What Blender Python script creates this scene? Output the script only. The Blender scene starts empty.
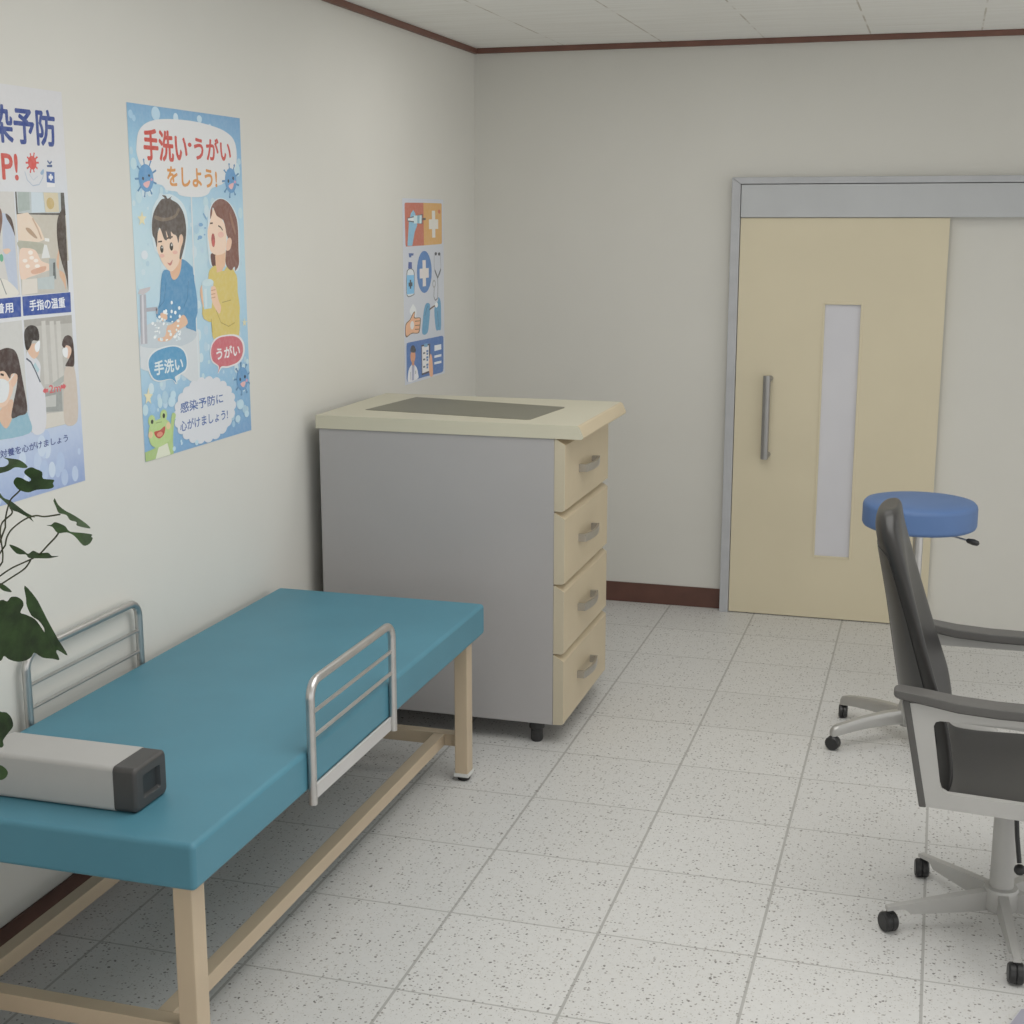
import bpy, bmesh, math, random
from mathutils import Vector, Matrix
from mathutils.geometry import tessellate_polygon
C = bpy.context.scene.collection
PI = math.pi

# ------------------------------------------------------------------ helpers
def lin(c):
    return c/12.92 if c <= .04045 else ((c+.055)/1.055)**2.4
def hexlin(h, k=1.0):
    c = [lin(int(h[i:i+2], 16)/255) for i in (0, 2, 4)]; g = .2126*c[0]+.7152*c[1]+.0722*c[2]
    return tuple(min(.95, (x+(g-x)*.17)/k) for x in c) + (1,)

class M:
    def __init__(s, name, col=(.8, .8, .8), rough=.5, metal=0., spec=.5):
        s.m = bpy.data.materials.new(name); s.m.use_nodes = True
        s.t = s.m.node_tree; s.n = s.t.nodes; s.b = s.n['Principled BSDF']
        s.set('Base Color', (*col, 1)[:4]); s.set('Roughness', rough); s.set('Metallic', metal); s.set('Specular IOR Level', spec)
    def set(s, k, v): s.b.inputs[k].default_value = v
    def new(s, typ, **kw):
        n = s.n.new(typ)
        for k, v in kw.items(): setattr(n, k, v)
        return n
    def link(s, a, b): s.t.links.new(a, b)
    def coord(s): return s.new('ShaderNodeTexCoord').outputs['Object']
    def math(s, op, a, b=None, c=None):
        n = s.new('ShaderNodeMath', operation=op)
        for i, v in enumerate((a, b, c)):
            if v is None: continue
            if isinstance(v, (int, float)): n.inputs[i].default_value = v
            else: s.link(v, n.inputs[i])
        return n.outputs[0]
    def noise(s, vec, scale, detail=3., rough=.5):
        n = s.new('ShaderNodeTexNoise'); n.inputs['Scale'].default_value = scale
        n.inputs['Detail'].default_value = detail; n.inputs['Roughness'].default_value = rough
        s.link(vec, n.inputs['Vector']); return n
    def mix(s, fac, a, b):
        n = s.new('ShaderNodeMix', data_type='RGBA')
        if isinstance(fac, (int, float)): n.inputs[0].default_value = fac
        else: s.link(fac, n.inputs[0])
        for i, v in ((6, a), (7, b)):
            if isinstance(v, tuple): n.inputs[i].default_value = (*v, 1)[:4]
            else: s.link(v, n.inputs[i])
        return n.outputs[2]
    def ramp(s, fac, lo, hi):
        n = s.new('ShaderNodeMapRange'); n.clamp = True
        s.link(fac, n.inputs[0]); n.inputs[1].default_value = lo; n.inputs[2].default_value = hi
        return n.outputs[0]
    def base(s, v): s.link(v, s.b.inputs['Base Color'])
    def bump(s, h, strength=.2, dist=.001):
        n = s.new('ShaderNodeBump'); n.inputs['Strength'].default_value = strength; n.inputs['Distance'].default_value = dist
        s.link(h, n.inputs['Height']); s.link(n.outputs[0], s.b.inputs['Normal'])

def mottled(name, col, rough=.5, metal=0., amount=.06, scale=6., bump=0., bscale=400., spec=.5):
    m = M(name, col, rough, metal, spec); v = m.coord()
    n = m.noise(v, scale)
    a = tuple(c*(1-amount) for c in col); b = tuple(min(1, c*(1+amount)) for c in col)
    m.base(m.mix(m.ramp(n.outputs['Fac'], .3, .7), a, b))
    if bump: m.bump(m.noise(v, bscale, 2.).outputs['Fac'], bump)
    return m.m

def sharpen(bm, ang=38):
    bm.normal_update()
    for f in bm.faces: f.smooth = True
    for e in bm.edges:
        if len(e.link_faces) == 2:
            e.smooth = e.calc_face_angle(0) < math.radians(ang)
def obj(name, bm, mat, parent=None, label=None, recalc=True, ang=38, flat=False):
    if recalc: bmesh.ops.recalc_face_normals(bm, faces=bm.faces[:])
    if not flat: sharpen(bm, ang)
    if parent is not None:
        w = Vector((0, 0, 0)); p = parent
        while p: w += p.location; p = p.parent
        bmesh.ops.translate(bm, vec=-w, verts=bm.verts[:])
    me = bpy.data.meshes.new(name); bm.to_mesh(me); bm.free()
    for mm in (mat if isinstance(mat, list) else [mat]): me.materials.append(mm)
    o = bpy.data.objects.new(name, me); C.objects.link(o)
    if not flat:
        md = o.modifiers.new('weighted_normals', 'WEIGHTED_NORMAL'); md.keep_sharp = True; md.weight = 60
    if parent is not None: o.parent = parent
    if label: o['label'] = label
    return o
def thing(name, label, cat, loc, group=None):
    o = bpy.data.objects.new(name, None); C.objects.link(o); o.location = loc
    o.empty_display_size = .05
    return tag(o, label, cat, group)
def tag(o, label, cat, group=None):
    o['label'] = label; o['category'] = cat
    if group: o['group'] = group
    return o
def struct(name, bm, mat, parent=None):
    o = obj(name, bm, mat, parent)
    if parent is None: o['kind'] = 'structure'
    return o
def NB(): return bmesh.new()
def box(bm, x0, x1, y0, y1, z0, z1, bev=0., seg=2, mat=0):
    r = bmesh.ops.create_cube(bm, size=1)
    vs = r['verts']
    for v in vs: v.co = Vector(((x0+x1)/2+v.co.x*(x1-x0), (y0+y1)/2+v.co.y*(y1-y0), (z0+z1)/2+v.co.z*(z1-z0)))
    fs = {f for v in vs for f in v.link_faces}
    for f in fs: f.material_index = mat
    if bev:
        es = {e for v in vs for e in v.link_edges}
        bmesh.ops.bevel(bm, geom=list(es), offset=bev, segments=seg, profile=.5, affect='EDGES')
    return bm
def prism(bm, pts, a, b, axis=1, bev=0., seg=2):
    """extrude a polygon given in the plane across 'axis' from a to b"""
    def P(p, t):
        return Vector((t, p[0], p[1])) if axis == 0 else Vector((p[0], t, p[1])) if axis == 1 else Vector((p[0], p[1], t))
    va = [bm.verts.new(P(p, a)) for p in pts]; vb = [bm.verts.new(P(p, b)) for p in pts]
    n = len(pts)
    fs = [bm.faces.new(va), bm.faces.new(vb[::-1])]
    for i in range(n): fs.append(bm.faces.new((va[i], vb[i], vb[(i+1) % n], va[(i+1) % n])))
    if bev:
        bmesh.ops.recalc_face_normals(bm, faces=fs)
        es = [e for e in {e for f in fs for e in f.edges} if e.calc_face_angle(0) > .5]
        bmesh.ops.bevel(bm, geom=es, offset=bev, segments=seg, profile=.5, affect='EDGES')
    return bm
def tube(bm, pts, r, n=10, caps=True, flat=None):
    pts = [Vector(p) for p in pts]; rings = []; up = None
    for i, p in enumerate(pts):
        d = (pts[min(i+1, len(pts)-1)]-pts[max(i-1, 0)]).normalized()
        if up is None:
            up = Vector((0, 0, 1)) if abs(d.z) < .9 else Vector((1, 0, 0))
        a = d.cross(up).normalized(); b = a.cross(d).normalized(); up = b
        rr = r[i] if isinstance(r, (list, tuple)) else r
        rings.append([bm.verts.new(p+(a*math.cos(2*PI*k/n)*rr*(flat or 1)+b*math.sin(2*PI*k/n)*rr)) for k in range(n)])
    for A, B in zip(rings, rings[1:]):
        for k in range(n): bm.faces.new((A[k], A[(k+1) % n], B[(k+1) % n], B[k]))
    if caps: bm.faces.new(rings[0][::-1]); bm.faces.new(rings[-1])
    return bm
def lathe(bm, prof, cx, cy, n=32):
    """prof = [(radius, z)...] about the vertical through (cx, cy)"""
    rings = []
    for r, z in prof:
        if r < 1e-6: rings.append([bm.verts.new((cx, cy, z))])
        else: rings.append([bm.verts.new((cx+r*math.cos(2*PI*k/n), cy+r*math.sin(2*PI*k/n), z)) for k in range(n)])
    for A, B in zip(rings, rings[1:]):
        for k in range(n):
            a0, a1 = A[k % len(A)], A[(k+1) % len(A)]; b0, b1 = B[k % len(B)], B[(k+1) % len(B)]
            f = list(dict.fromkeys((a0, a1, b1, b0)))
            if len(f) > 2: bm.faces.new(f)
    for R in (rings[0], rings[-1]):
        if len(R) > 2: bm.faces.new(R)
    return bm
def arc(cx, cy, r, a0, a1, n=6):
    return [(cx+r*math.cos(math.radians(a0+(a1-a0)*i/n)), cy+r*math.sin(math.radians(a0+(a1-a0)*i/n))) for i in range(n+1)]
def roundrect(x0, x1, y0, y1, r, n=5):
    return arc(x1-r, y0+r, r, -90, 0, n)+arc(x1-r, y1-r, r, 0, 90, n)+arc(x0+r, y1-r, r, 90, 180, n)+arc(x0+r, y0+r, r, 180, 270, n)

# ------------------------------------------------------------------ materials
def wall_material(name, col):
    m = M(name, col, .85, 0, .25); v = m.coord()
    big = m.noise(v, .9, 4., .6); small = m.noise(v, 7., 3.)
    c = m.mix(m.ramp(big.outputs['Fac'], .35, .7), tuple(x*.975 for x in col), tuple(x*1.02 for x in col))
    spots = m.noise(v, 3.1, 5., .65)
    c = m.mix(m.math('MULTIPLY', m.ramp(spots.outputs['Fac'], .66, .8), .10), c, tuple(x*.72 for x in col))
    m.base(c); m.bump(m.noise(v, 260., 2.).outputs['Fac'], .12, .001)
    return m.m
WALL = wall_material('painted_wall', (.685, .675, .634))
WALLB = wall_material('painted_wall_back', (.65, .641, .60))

def ceiling_material():
    m = M('ceiling_board', (.8, .8, .78), .9, 0, .2); v = m.coord()
    s = m.new('ShaderNodeSeparateXYZ'); m.link(v, s.inputs[0])
    def seam(o, off, period, w):   # joint lines of the boards
        q = m.math('FRACT', m.math('ADD', m.math('DIVIDE', m.math('SUBTRACT', o, off), period), .5))
        return m.math('LESS_THAN', m.math('ABSOLUTE', m.math('SUBTRACT', q, .5)), w/period)
    brk = m.ramp(m.noise(v, 5., 3.).outputs['Fac'], .38, .55)
    a = m.math('MULTIPLY', seam(s.outputs[0], -.16, .503, .004), brk)
    b = m.math('MULTIPLY', m.math('MULTIPLY', seam(s.outputs[1], -.32, .45, .004), m.ramp(m.noise(v, 2.3, 3.).outputs['Fac'], .5, .62)), .35)
    st = m.new('ShaderNodeMapping'); st.inputs['Scale'].default_value = (1.3, 14, 1); m.link(v, st.inputs[0])
    streak = m.noise(st.outputs[0], 2., 4.)
    c = m.mix(m.ramp(streak.outputs['Fac'], .35, .7), (.82, .815, .785), (.87, .87, .845))
    c = m.mix(m.math('MULTIPLY', m.math('MAXIMUM', a, b), .6), c, (.42, .37, .30))
    m.base(c); m.bump(m.noise(v, 120., 3.).outputs['Fac'], .15)
    return m.m
CEIL = ceiling_material()

def floor_material():
    m = M('terrazzo_tile', (.75, .75, .74), .42, 0, .4); v = m.coord()
    s = m.new('ShaderNodeSeparateXYZ'); m.link(v, s.inputs[0])
    T = .45
    def grid(o):
        q = m.math('FRACT', m.math('ADD', m.math('DIVIDE', o, T), .5))
        return m.math('ABSOLUTE', m.math('SUBTRACT', q, .5))
    gx, gy = grid(s.outputs[0]), grid(s.outputs[1])
    line = m.math('MAXIMUM', m.math('LESS_THAN', gx, .0042/T), m.math('MULTIPLY', m.math('LESS_THAN', gy, .003/T), .95))
    tx = m.math('FLOOR', m.math('ADD', m.math('DIVIDE', s.outputs[0], T), 0.)); ty = m.math('FLOOR', m.math('DIVIDE', s.outputs[1], T))
    cb = m.new('ShaderNodeCombineXYZ'); m.link(tx, cb.inputs[0]); m.link(ty, cb.inputs[1])
    wn = m.new('ShaderNodeTexWhiteNoise', noise_dimensions='3D'); m.link(cb.outputs[0], wn.inputs['Vector'])
    base = m.mix(wn.outputs['Value'], (.61, .608, .598), (.64, .638, .628))
    cloud = m.noise(v, 55., 4., .6)
    base = m.mix(m.math('MULTIPLY', m.ramp(cloud.outputs['Fac'], .45, .72), .35), base, (.53, .527, .518))
    # chips: distorted Voronoi cells, only some of them dark
    warp = m.noise(v, 60., 2.)
    va = m.new('ShaderNodeVectorMath', operation='MULTIPLY_ADD'); m.link(warp.outputs['Color'], va.inputs[0]); va.inputs[1].default_value = (.012, .012, 0); m.link(v, va.inputs[2])
    def chips(scale, share, size, dark, dens=1.):
        nonlocal base
        vo = m.new('ShaderNodeTexVoronoi', voronoi_dimensions='2D'); vo.inputs['Scale'].default_value = scale; m.link(va.outputs[0], vo.inputs['Vector'])
        sc = m.new('ShaderNodeSeparateColor'); m.link(vo.outputs['Color'], sc.inputs[0])
        pick = m.math('LESS_THAN', sc.outputs[0], share)
        rad = m.math('MULTIPLY', sc.outputs[1], size)
        hit = m.math('MULTIPLY', pick, m.math('LESS_THAN', vo.outputs['Distance'], rad))
        tone = m.mix(sc.outputs[2], dark, tuple(x*1.9 for x in dark))
        base = m.mix(m.math('MULTIPLY', hit, dens), base, tone)
    chips(130., .42, .34, (.30, .285, .26), .65)
    chips(80., .34, .32, (.13, .12, .11), .75)
    chips(55., .10, .24, (.06, .055, .05), .8)
    c = m.mix(m.math('MULTIPLY', line, .62), base, (.27, .265, .25))
    m.base(c); m.bump(m.math('SUBTRACT', 1., line), .25, .001)
    return m.m
FLOOR = floor_material()

BROWN = mottled('brown_vinyl_trim', (.115, .052, .038), .5, 0, .12, 9.)
STEELTRIM = mottled('grey_steel_trim', (.44, .45, .47), .5, 0., .05, 12., .15, 60.)
STEELTRIM2 = mottled('grey_steel_header', (.47, .485, .50), .5, 0., .03, 5., .1, 50.)
DOORM = mottled('cream_door_laminate', (.647, .583, .43), .45, 0, .02, 2.5, .08, 300., .35)
def glass_material():
    m = M('frosted_glass', (.62, .62, .66), .35, 0, .4)
    m.base(m.mix(m.ramp(m.noise(m.coord(), 3., 2.).outputs['Fac'], .3, .7), (.60, .60, .645), (.64, .64, .68)))
    return m.m
GLASS = glass_material()
def vinyl(name, col, rough=.42):
    m = M(name, col, rough, 0, .4); v = m.coord()
    n = m.noise(v, 4., 3.)
    m.base(m.mix(m.ramp(n.outputs['Fac'], .3, .7), tuple(x*.95 for x in col), tuple(x*1.04 for x in col)))
    vo = m.new('ShaderNodeTexVoronoi'); vo.inputs['Scale'].default_value = 420.; m.link(v, vo.inputs['Vector'])
    m.bump(vo.outputs['Distance'], .12, .0008)
    return m.m
TEAL = vinyl('teal_vinyl', (.079, .236, .315), .45)
BLUE = vinyl('blue_vinyl', (.098, .178, .37), .5)
BEIGE = mottled('beige_painted_steel', (.52, .42, .30), .45, 0, .04, 5.)
CHROME = mottled('satin_steel', (.56, .55, .54), .3, .9, .04, 20.)
ALU = mottled('aluminium_grey', (.47, .465, .45), .42, .2, .03, 8.)
ALUDK = mottled('stool_alloy', (.43, .425, .41), .36, .45, .03, 8.)
HANDLEM = mottled('dull_steel', (.33, .325, .32), .38, .6, .04, 20.)
TRIMB = mottled('red_brown_trim', (.17, .078, .056), .5, 0, .12, 9.)
RAILPLATE = mottled('rail_plate', (.58, .575, .57), .45, .3, .03, 8.)
GREYLAM = mottled('grey_laminate', (.385, .374, .376), .5, 0, .02, 3., .06, 200.)
CREAM = mottled('cream_worktop', (.56, .535, .425), .4, 0, .02, 4.)
DRAWERM = mottled('beige_laminate', (.56, .475, .335), .45, 0, .03, 4.)
DRAWERS = mottled('beige_laminate_lit_side', (.50, .445, .335), .45, 0, .03, 4.)  # same laminate; light on the side faces toned into its colour
INSET = mottled('dark_olive_inset', (.185, .18, .14), .5, 0, .04, 5.)
BLACKPL = mottled('black_plastic', (.022, .022, .023), .4, 0, .1, 10.)
DARKSH = mottled('charcoal_shell', (.027, .026, .0255), .36, 0, .06, 6.)
DARKPN = mottled('charcoal_panel', (.030, .030, .030), .32, 0, .06, 6.)
ARMPAD = mottled('grey_arm_pad', (.095, .092, .088), .5, 0, .05, 8.)
NICKEL = mottled('brushed_nickel', (.46, .44, .41), .35, .8, .05, 30.)
WHITEPL = mottled('white_plastic', (.42, .415, .405), .45, 0, .02, 6.)
CAPM = mottled('charcoal_cap', (.055, .053, .052), .45, 0, .06, 9.)
CAPIN = mottled('cap_recess', (.028, .03, .032), .5, 0, .1, 9.)
RUBBER = mottled('black_rubber', (.02, .02, .02), .7, 0, .1, 10.)
PALEMETAL = mottled('pale_foot_metal', (.66, .67, .66), .35, .2, .03, 10.)
SLAB = mottled('grey_violet_plastic', (.34, .335, .40), .5, 0, .03, 8.)
SLABRIM = mottled('pale_rim', (.55, .55, .57), .5, 0, .03, 8.)
TERRA = mottled('terracotta', (.42, .18, .10), .8, 0, .1, 9.)
SOIL = mottled('potting_soil', (.04, .03, .02), .95, 0, .3, 60.)
STEMM = mottled('green_brown_stem', (.045, .05, .022), .6, 0, .2, 30.)
def leaf_material():
    m = M('leaf_green', (.02, .05, .018), .5, 0, .35); v = m.coord()
    n = m.noise(v, 30., 4.)
    m.base(m.mix(m.ramp(n.outputs['Fac'], .3, .75), (.016, .032, .013), (.045, .095, .028)))
    m.bump(m.noise(v, 90., 3.).outputs['Fac'], .4, .002)
    return m.m
LEAF = leaf_material()

# ------------------------------------------------------------------ the room
XL, H = -.64, 2.881
XR, YF = 5.2, -9.5
struct('floor', box(NB(), XL, XR, YF, 0, -.1, 0), FLOOR)
struct('ceiling', box(NB(), XL, XR, YF, 0, H, H+.1), CEIL)
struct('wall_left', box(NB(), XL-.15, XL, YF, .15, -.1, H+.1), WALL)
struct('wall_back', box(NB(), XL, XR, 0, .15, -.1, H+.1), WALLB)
struct('baseboard_left', box(NB(), XL, XL+.008, YF, 0, 0, .107, .002), BROWN)
struct('baseboard_back', box(NB(), XL+.008, .717, -.008, 0, 0, .107, .002), BROWN)
struct('trim_1', box(NB(), XL, XL+.02, YF, 0, H-.027, H, .004), TRIMB)
struct('trim_2', box(NB(), XL+.02, XR, -.02, 0, H-.027, H, .004), TRIMB)
# door surround: left jamb, top casing (mitred) and the rail cover above the leaf
b = NB(); prism(b, [(.718, 0), (.763, 0), (.763, 2.190), (.718, 2.222)], -.062, 0, 1, .003); struct('trim_3', b, STEELTRIM)
b = NB(); prism(b, [(.718, 2.222), (.763, 2.190), (3.02, 2.190), (3.065, 2.222)], -.07, 0, 1, .003); struct('trim_4', b, STEELTRIM)
struct('trim_5', box(NB(), .766, 3.02, -.066, 0, 2.028, 2.187, .003), STEELTRIM2)
# door leaf with a slot for its glass
b = NB(); y0, y1 = -.052, -.008; dx0, dx1, dz0, dz1 = .766, 1.762, .005, 2.026; gx0, gx1, gz0, gz1 = 1.191, 1.371, .328, 1.611
box(b, dx0, gx0, y0, y1, dz0, dz1); box(b, gx1, dx1, y0, y1, dz0, dz1)
box(b, gx0, gx1, y0, y1, dz0, gz0); box(b, gx0, gx1, y0, y1, gz1, dz1)
door = struct('door_1', b, DOORM)
obj('glass_pane', box(NB(), gx0+.001, gx1-.001, -.042, -.032, gz0+.001, gz1-.001), GLASS, door, 'tall narrow frosted glass pane')
b = NB()
for (a0, a1, c0, c1) in ((gx0-.006, gx0+.004, gz0-.006, gz1+.006), (gx1-.004, gx1+.006, gz0-.006, gz1+.006), (gx0+.004, gx1-.004, gz0-.006, gz0+.004), (gx0+.004, gx1-.004, gz1-.004, gz1+.006)):
    box(b, a0, a1, -.055, -.036, c0, c1, .0015, 1)
obj('glazing_bead', b, DOORM, door)
b = NB()
hz0, hz1, hx = .828, 1.250, .928
tube(b, [(hx, -.095, hz0), (hx, -.097, hz0+.03), (hx, -.097, hz1-.03), (hx, -.095, hz1)], .019, 14)
for z in (hz0+.017, hz1-.017): tube(b, [(hx+.006, -.095, z), (hx+.012, -.045, z)], .016, 12)
obj('door_handle', b, HANDLEM, door, 'brushed steel pull handle')

# ------------------------------------------------------------------ posters: artwork as flat coloured shapes on the sheet
ART_PREVENTION = [
('g',None,(0,0,735,1100),[('C4C4C6','C0C0C4'),('C6C5C6','C2C2C6'),('C8C8CA','BFC5CE'),('C8C8CA','C4C8CE'),('C8C8CA','C4C7CE'),('C4C8CF','C0C4CC'),('AFBED4','A7B6D2'),('94A9CF','8296C2')]),
('e','A9BAD6',(305,62,20,28)),
('e','9FB2D2',(634,27,17,24)),
('e','A9BAD6',(713,90,7,10)),
('e','A9BAD6',(149,45,19,27)),
('e','A9BAD6',(191,157,11,16)),
('e','9FB2D2',(59,96,13,18)),
('e','A9BAD6',(289,129,16,23)),
('e','B4C3D8',(123,138,13,18)),
('e','9FB2D2',(619,74,20,29)),
('e','A9BAD6',(326,24,17,24)),
('e','B4C3D8',(557,123,20,29)),
('e','A9BAD6',(11,144,13,19)),
('e','9FB2D2',(276,162,6,9)),
('e','9FB2D2',(561,152,15,22)),
('e','B4C3D8',(78,133,15,21)),
('e','9FB2D2',(527,131,18,25)),
('e','A9BAD6',(512,92,18,26)),
('e','9FB2D2',(540,64,20,29)),
('e','9FB2D2',(603,52,14,20)),
('e','B4C3D8',(302,165,13,19)),
('e','B4C3D8',(42,79,8,12)),
('e','B4C3D8',(231,147,15,21)),
('e','B4C3D8',(117,64,15,21)),
('e','B4C3D8',(259,158,18,26)),
('e','9FB2D2',(130,56,8,11)),
('e','A9BAD6',(686,29,16,23)),
('e','A9BAD6',(423,155,8,11)),
('e','A9BAD6',(245,154,18,25)),
('e','B4C3D8',(183,52,7,10)),
('e','B4C3D8',(138,77,10,14)),
('e','A9BAD6',(92,154,21,30)),
('e','B4C3D8',(445,110,15,22)),
('e','A9BAD6',(543,110,10,14)),
('e','9FB2D2',(405,123,15,22)),
('e','B4C3D8',(535,133,21,30)),
('e','B4C3D8',(314,101,10,14)),
('e','9FB2D2',(203,134,10,15)),
('e','B4C3D8',(576,59,16,23)),
('e','B4C3D8',(453,46,13,19)),
('e','B4C3D8',(234,76,10,15)),
('t','34488A','感染予防',(313,949,695,1048),1.3),
('t','C0483E','STOP!',(242,854,514,924),1.4),
('l','C9504A',5,[(578,903),(605,904)]),
('e','C9504A',(605,904,3.0,3.0)),
('l','C9504A',5,[(578,903),(598,889)]),
('e','C9504A',(598,889,3.0,3.0)),
('l','C9504A',5,[(578,903),(583,879)]),
('e','C9504A',(584,880,2.5,2.5)),
('l','C9504A',5,[(578,903),(567,879)]),
('e','C9504A',(567,878,3.0,2.5)),
('l','C9504A',5,[(578,903),(554,887)]),
('e','C9504A',(554,888,2.5,2.5)),
('l','C9504A',5,[(578,903),(551,902)]),
('e','C9504A',(551,902,3.0,3.0)),
('l','C9504A',5,[(578,903),(558,917)]),
('e','C9504A',(558,916,2.5,2.5)),
('l','C9504A',5,[(578,903),(572,926)]),
('e','C9504A',(572,926,3.0,2.5)),
('l','C9504A',5,[(578,903),(589,927)]),
('e','C9504A',(589,928,3.0,2.5)),
('l','C9504A',5,[(578,903),(601,919)]),
('e','C9504A',(602,918,2.5,2.5)),
('e','C9504A',(578,903,19,18)),
('l','A3AFC0',3,[(542,879),(550,857),(574,842),(603,846),(622,865),(626,879)]),
('l','B4BAC4',3,[(560,873),(578,857),(599,868)]),
('s','8AA3BE',[(612,878),(627,888),(628,877),(617,872)]),
('p','D0D0D2',[(640,881),(679,882),(676,841),(638,839)]),
('p','44619F',[(640,882),(678,881),(676,851),(639,853)]),
('p','D0D0D4',[(649,863),(669,863),(669,871),(649,871)]),
('p','D0D0D4',[(655,858),(663,858),(663,876),(655,876)]),
('p','3F5584',[(644,899),(669,901),(669,894),(645,894)]),
('l','4A628E',5,[(648,911),(658,903),(668,910)]),
('p','B2AFA8',[(493,825),(717,826),(710,550),(491,551)]),
('p','55524D',[(493,825),(717,826),(719,763),(493,766)]),
('p','A9B1B3',[(499,825),(701,826),(698,770),(499,769)]),
('p','98A4A0',[(505,824),(555,825),(553,778),(502,772)]),
('p','B6C3CC',[(564,825),(617,825),(621,772),(560,770)]),
('p','C3B89C',[(620,825),(688,825),(688,773),(624,772)]),
('e','B8A066',(649,796,18,16)),
('p','B5AFA3',[(494,766),(719,764),(720,638),(490,629)]),
('s','A3A394',[(495,695),(595,689),(610,678),(598,660),(531,665),(496,676)]),
('p','D2BFAC',[(494,766),(543,771),(565,756),(594,730),(612,698),(583,691),(492,698)]),
('s','A98D74',[(529,730),(550,727),(578,704),(566,703),(537,719)]),
('l','B99C84',6,[(562,756),(584,726),(597,700)]),
('l','D0D0CE',9,[(612,698),(633,696)]),
('p','C9CBCB',[(608,685),(620,683),(632,648),(591,647)]),
('s','D6BBA8',[(495,669),(532,676),(568,668),(590,641),(633,629),(635,617),(606,611),(535,599),(492,597)]),
('s','C99C84',[(544,617),(607,626),(599,611),(549,606)]),
('e','DDD3CB',(516,643,11,5)),
('e','DDD3CB',(547,650,11,5)),
('e','DDD3CB',(565,642,11,5)),
('e','DDD3CB',(526,628,10,5)),
('e','DDD3CB',(570,627,12,5)),
('e','DDD3CB',(543,664,11,6)),
('p','9BA3A3',[(626,646),(658,645),(655,587),(622,588)]),
('p','5B6162',[(644,634),(654,635),(652,590),(668,588),(639,591)]),
('p','A9B4B6',[(566,594),(646,598),(642,561),(566,564)]),
('p','C9C3BA',[(498,593),(565,594),(563,555),(492,552)]),
('s','C9A283',[(677,673),(661,639),(665,617),(696,600),(698,558),(687,578),(670,605)]),
('s','4F443E',[(711,786),(684,763),(672,730),(672,681),(683,639),(702,592),(709,556),(713,638),(716,737),(715,778)]),
('p','34509A',[(493,548),(718,549),(716,493),(492,496)]),
('t','D0D3DA','手指の温重',(522,507,689,537),1.2),
('p','34509A',[(277,547),(486,548),(482,495),(274,496)]),
('t','D0D3DA','着用',(373,508,450,536),1.2),
('p','BDBBB8',[(285,823),(487,825),(484,552),(278,551)]),
('p','A9B3C6',[(430,770),(458,766),(478,709),(476,557),(438,588),(423,660)]),
('s','7A5C50',[(402,780),(425,780),(431,756),(421,724),(404,696),(386,738)]),
('s','5C4C46',[(447,768),(471,752),(480,709),(466,734),(448,756)]),
('s','D0B09A',[(424,674),(448,677),(456,670),(435,662)]),
('e','4FA07C',(415,653,8,10)),
('s','CBC8C0',[(347,602),(404,600),(444,588),(476,554),(364,552)]),
('l','8B8C8A',4,[(404,600),(416,575),(425,557)]),
('p','ADABA6',[(492,485),(717,485),(713,178),(492,177)]),
('p','9C9994',[(492,485),(717,485),(717,462),(493,466)]),
('p','B9B7B2',[(571,477),(590,477),(590,300),(567,302)]),
('p','B9B7B2',[(609,474),(629,474),(630,295),(606,298)]),
('p','B9B7B2',[(640,472),(660,472),(661,292),(637,295)]),
('p','8E918F',[(558,282),(646,283),(644,217),(560,225)]),
('p','AFB0AD',[(560,267),(618,268),(614,234),(561,238)]),
('p','C2BDB4',[(559,220),(657,215),(658,179),(559,178)]),
('p','9FA39F',[(603,301),(668,320),(662,302),(620,286)]),
('s','C3C4CB',[(493,391),(518,389),(553,360),(548,315),(566,276),(557,178),(495,179),(490,285)]),
('l','4C5364',5,[(492,381),(512,369),(530,342),(548,310)]),
('l','9FBCC6',12,[(526,363),(543,341)]),
('s','CDA98F',[(504,416),(538,418),(553,412),(548,387),(525,377),(502,396)]),
('s','D3D7DC',[(534,413),(558,424),(553,399),(538,395)]),
('s','3B3431',[(493,457),(519,469),(548,462),(557,442),(552,425),(527,427),(517,415),(503,403),(493,407),(489,430)]),
('s','BCAFA3',[(665,329),(689,342),(714,334),(722,264),(712,179),(653,179),(652,250)]),
('s','D0AC95',[(673,402),(704,399),(706,372),(682,364)]),
('s','D3D5D8',[(663,392),(687,393),(683,367),(665,373)]),
('s','4A3A36',[(661,405),(675,425),(698,428),(715,414),(718,371),(713,340),(689,340),(671,344),(686,358),(704,378),(702,394),(682,401),(672,394)]),
('t','C9545A','2m',(586,274,641,297),1),
('l','C9545A',10,[(560,284),(582,283)]),
('p','C9545A',[(556,284),(570,293),(570,275)]),
('l','C9545A',10,[(642,286),(665,286)]),
('p','C9545A',[(669,286),(655,295),(656,277)]),
('p','B9B9B7',[(283,484),(483,485),(482,176),(277,176)]),
('s','7FA9BC',[(294,186),(353,232),(385,232),(410,234),(461,253),(483,225),(482,176)]),
('s','CBA68C',[(355,246),(415,279),(418,238),(382,203)]),
('s','D3B39C',[(331,377),(423,353),(426,308),(407,280),(381,263),(319,271)]),
('s','C9CDD1',[(326,329),(374,338),(408,322),(399,286),(370,274),(321,290)]),
('s','4A3B38',[(334,401),(382,414),(422,415),(453,395),(469,323),(480,240),(442,230),(409,229),(422,268),(443,316),(443,343),(422,345),(413,334),(392,356),(353,360)]),
('s','D0AC94',[(422,343),(445,343),(445,326),(426,310),(418,319)]),
('l','C4C8CC',3,[(434,344),(399,321)]),
('l','3E3431',6,[(375,350),(389,346)]),
('t','46548C','対養を心がけましょう',(349,127,661,149),1)]

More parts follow.
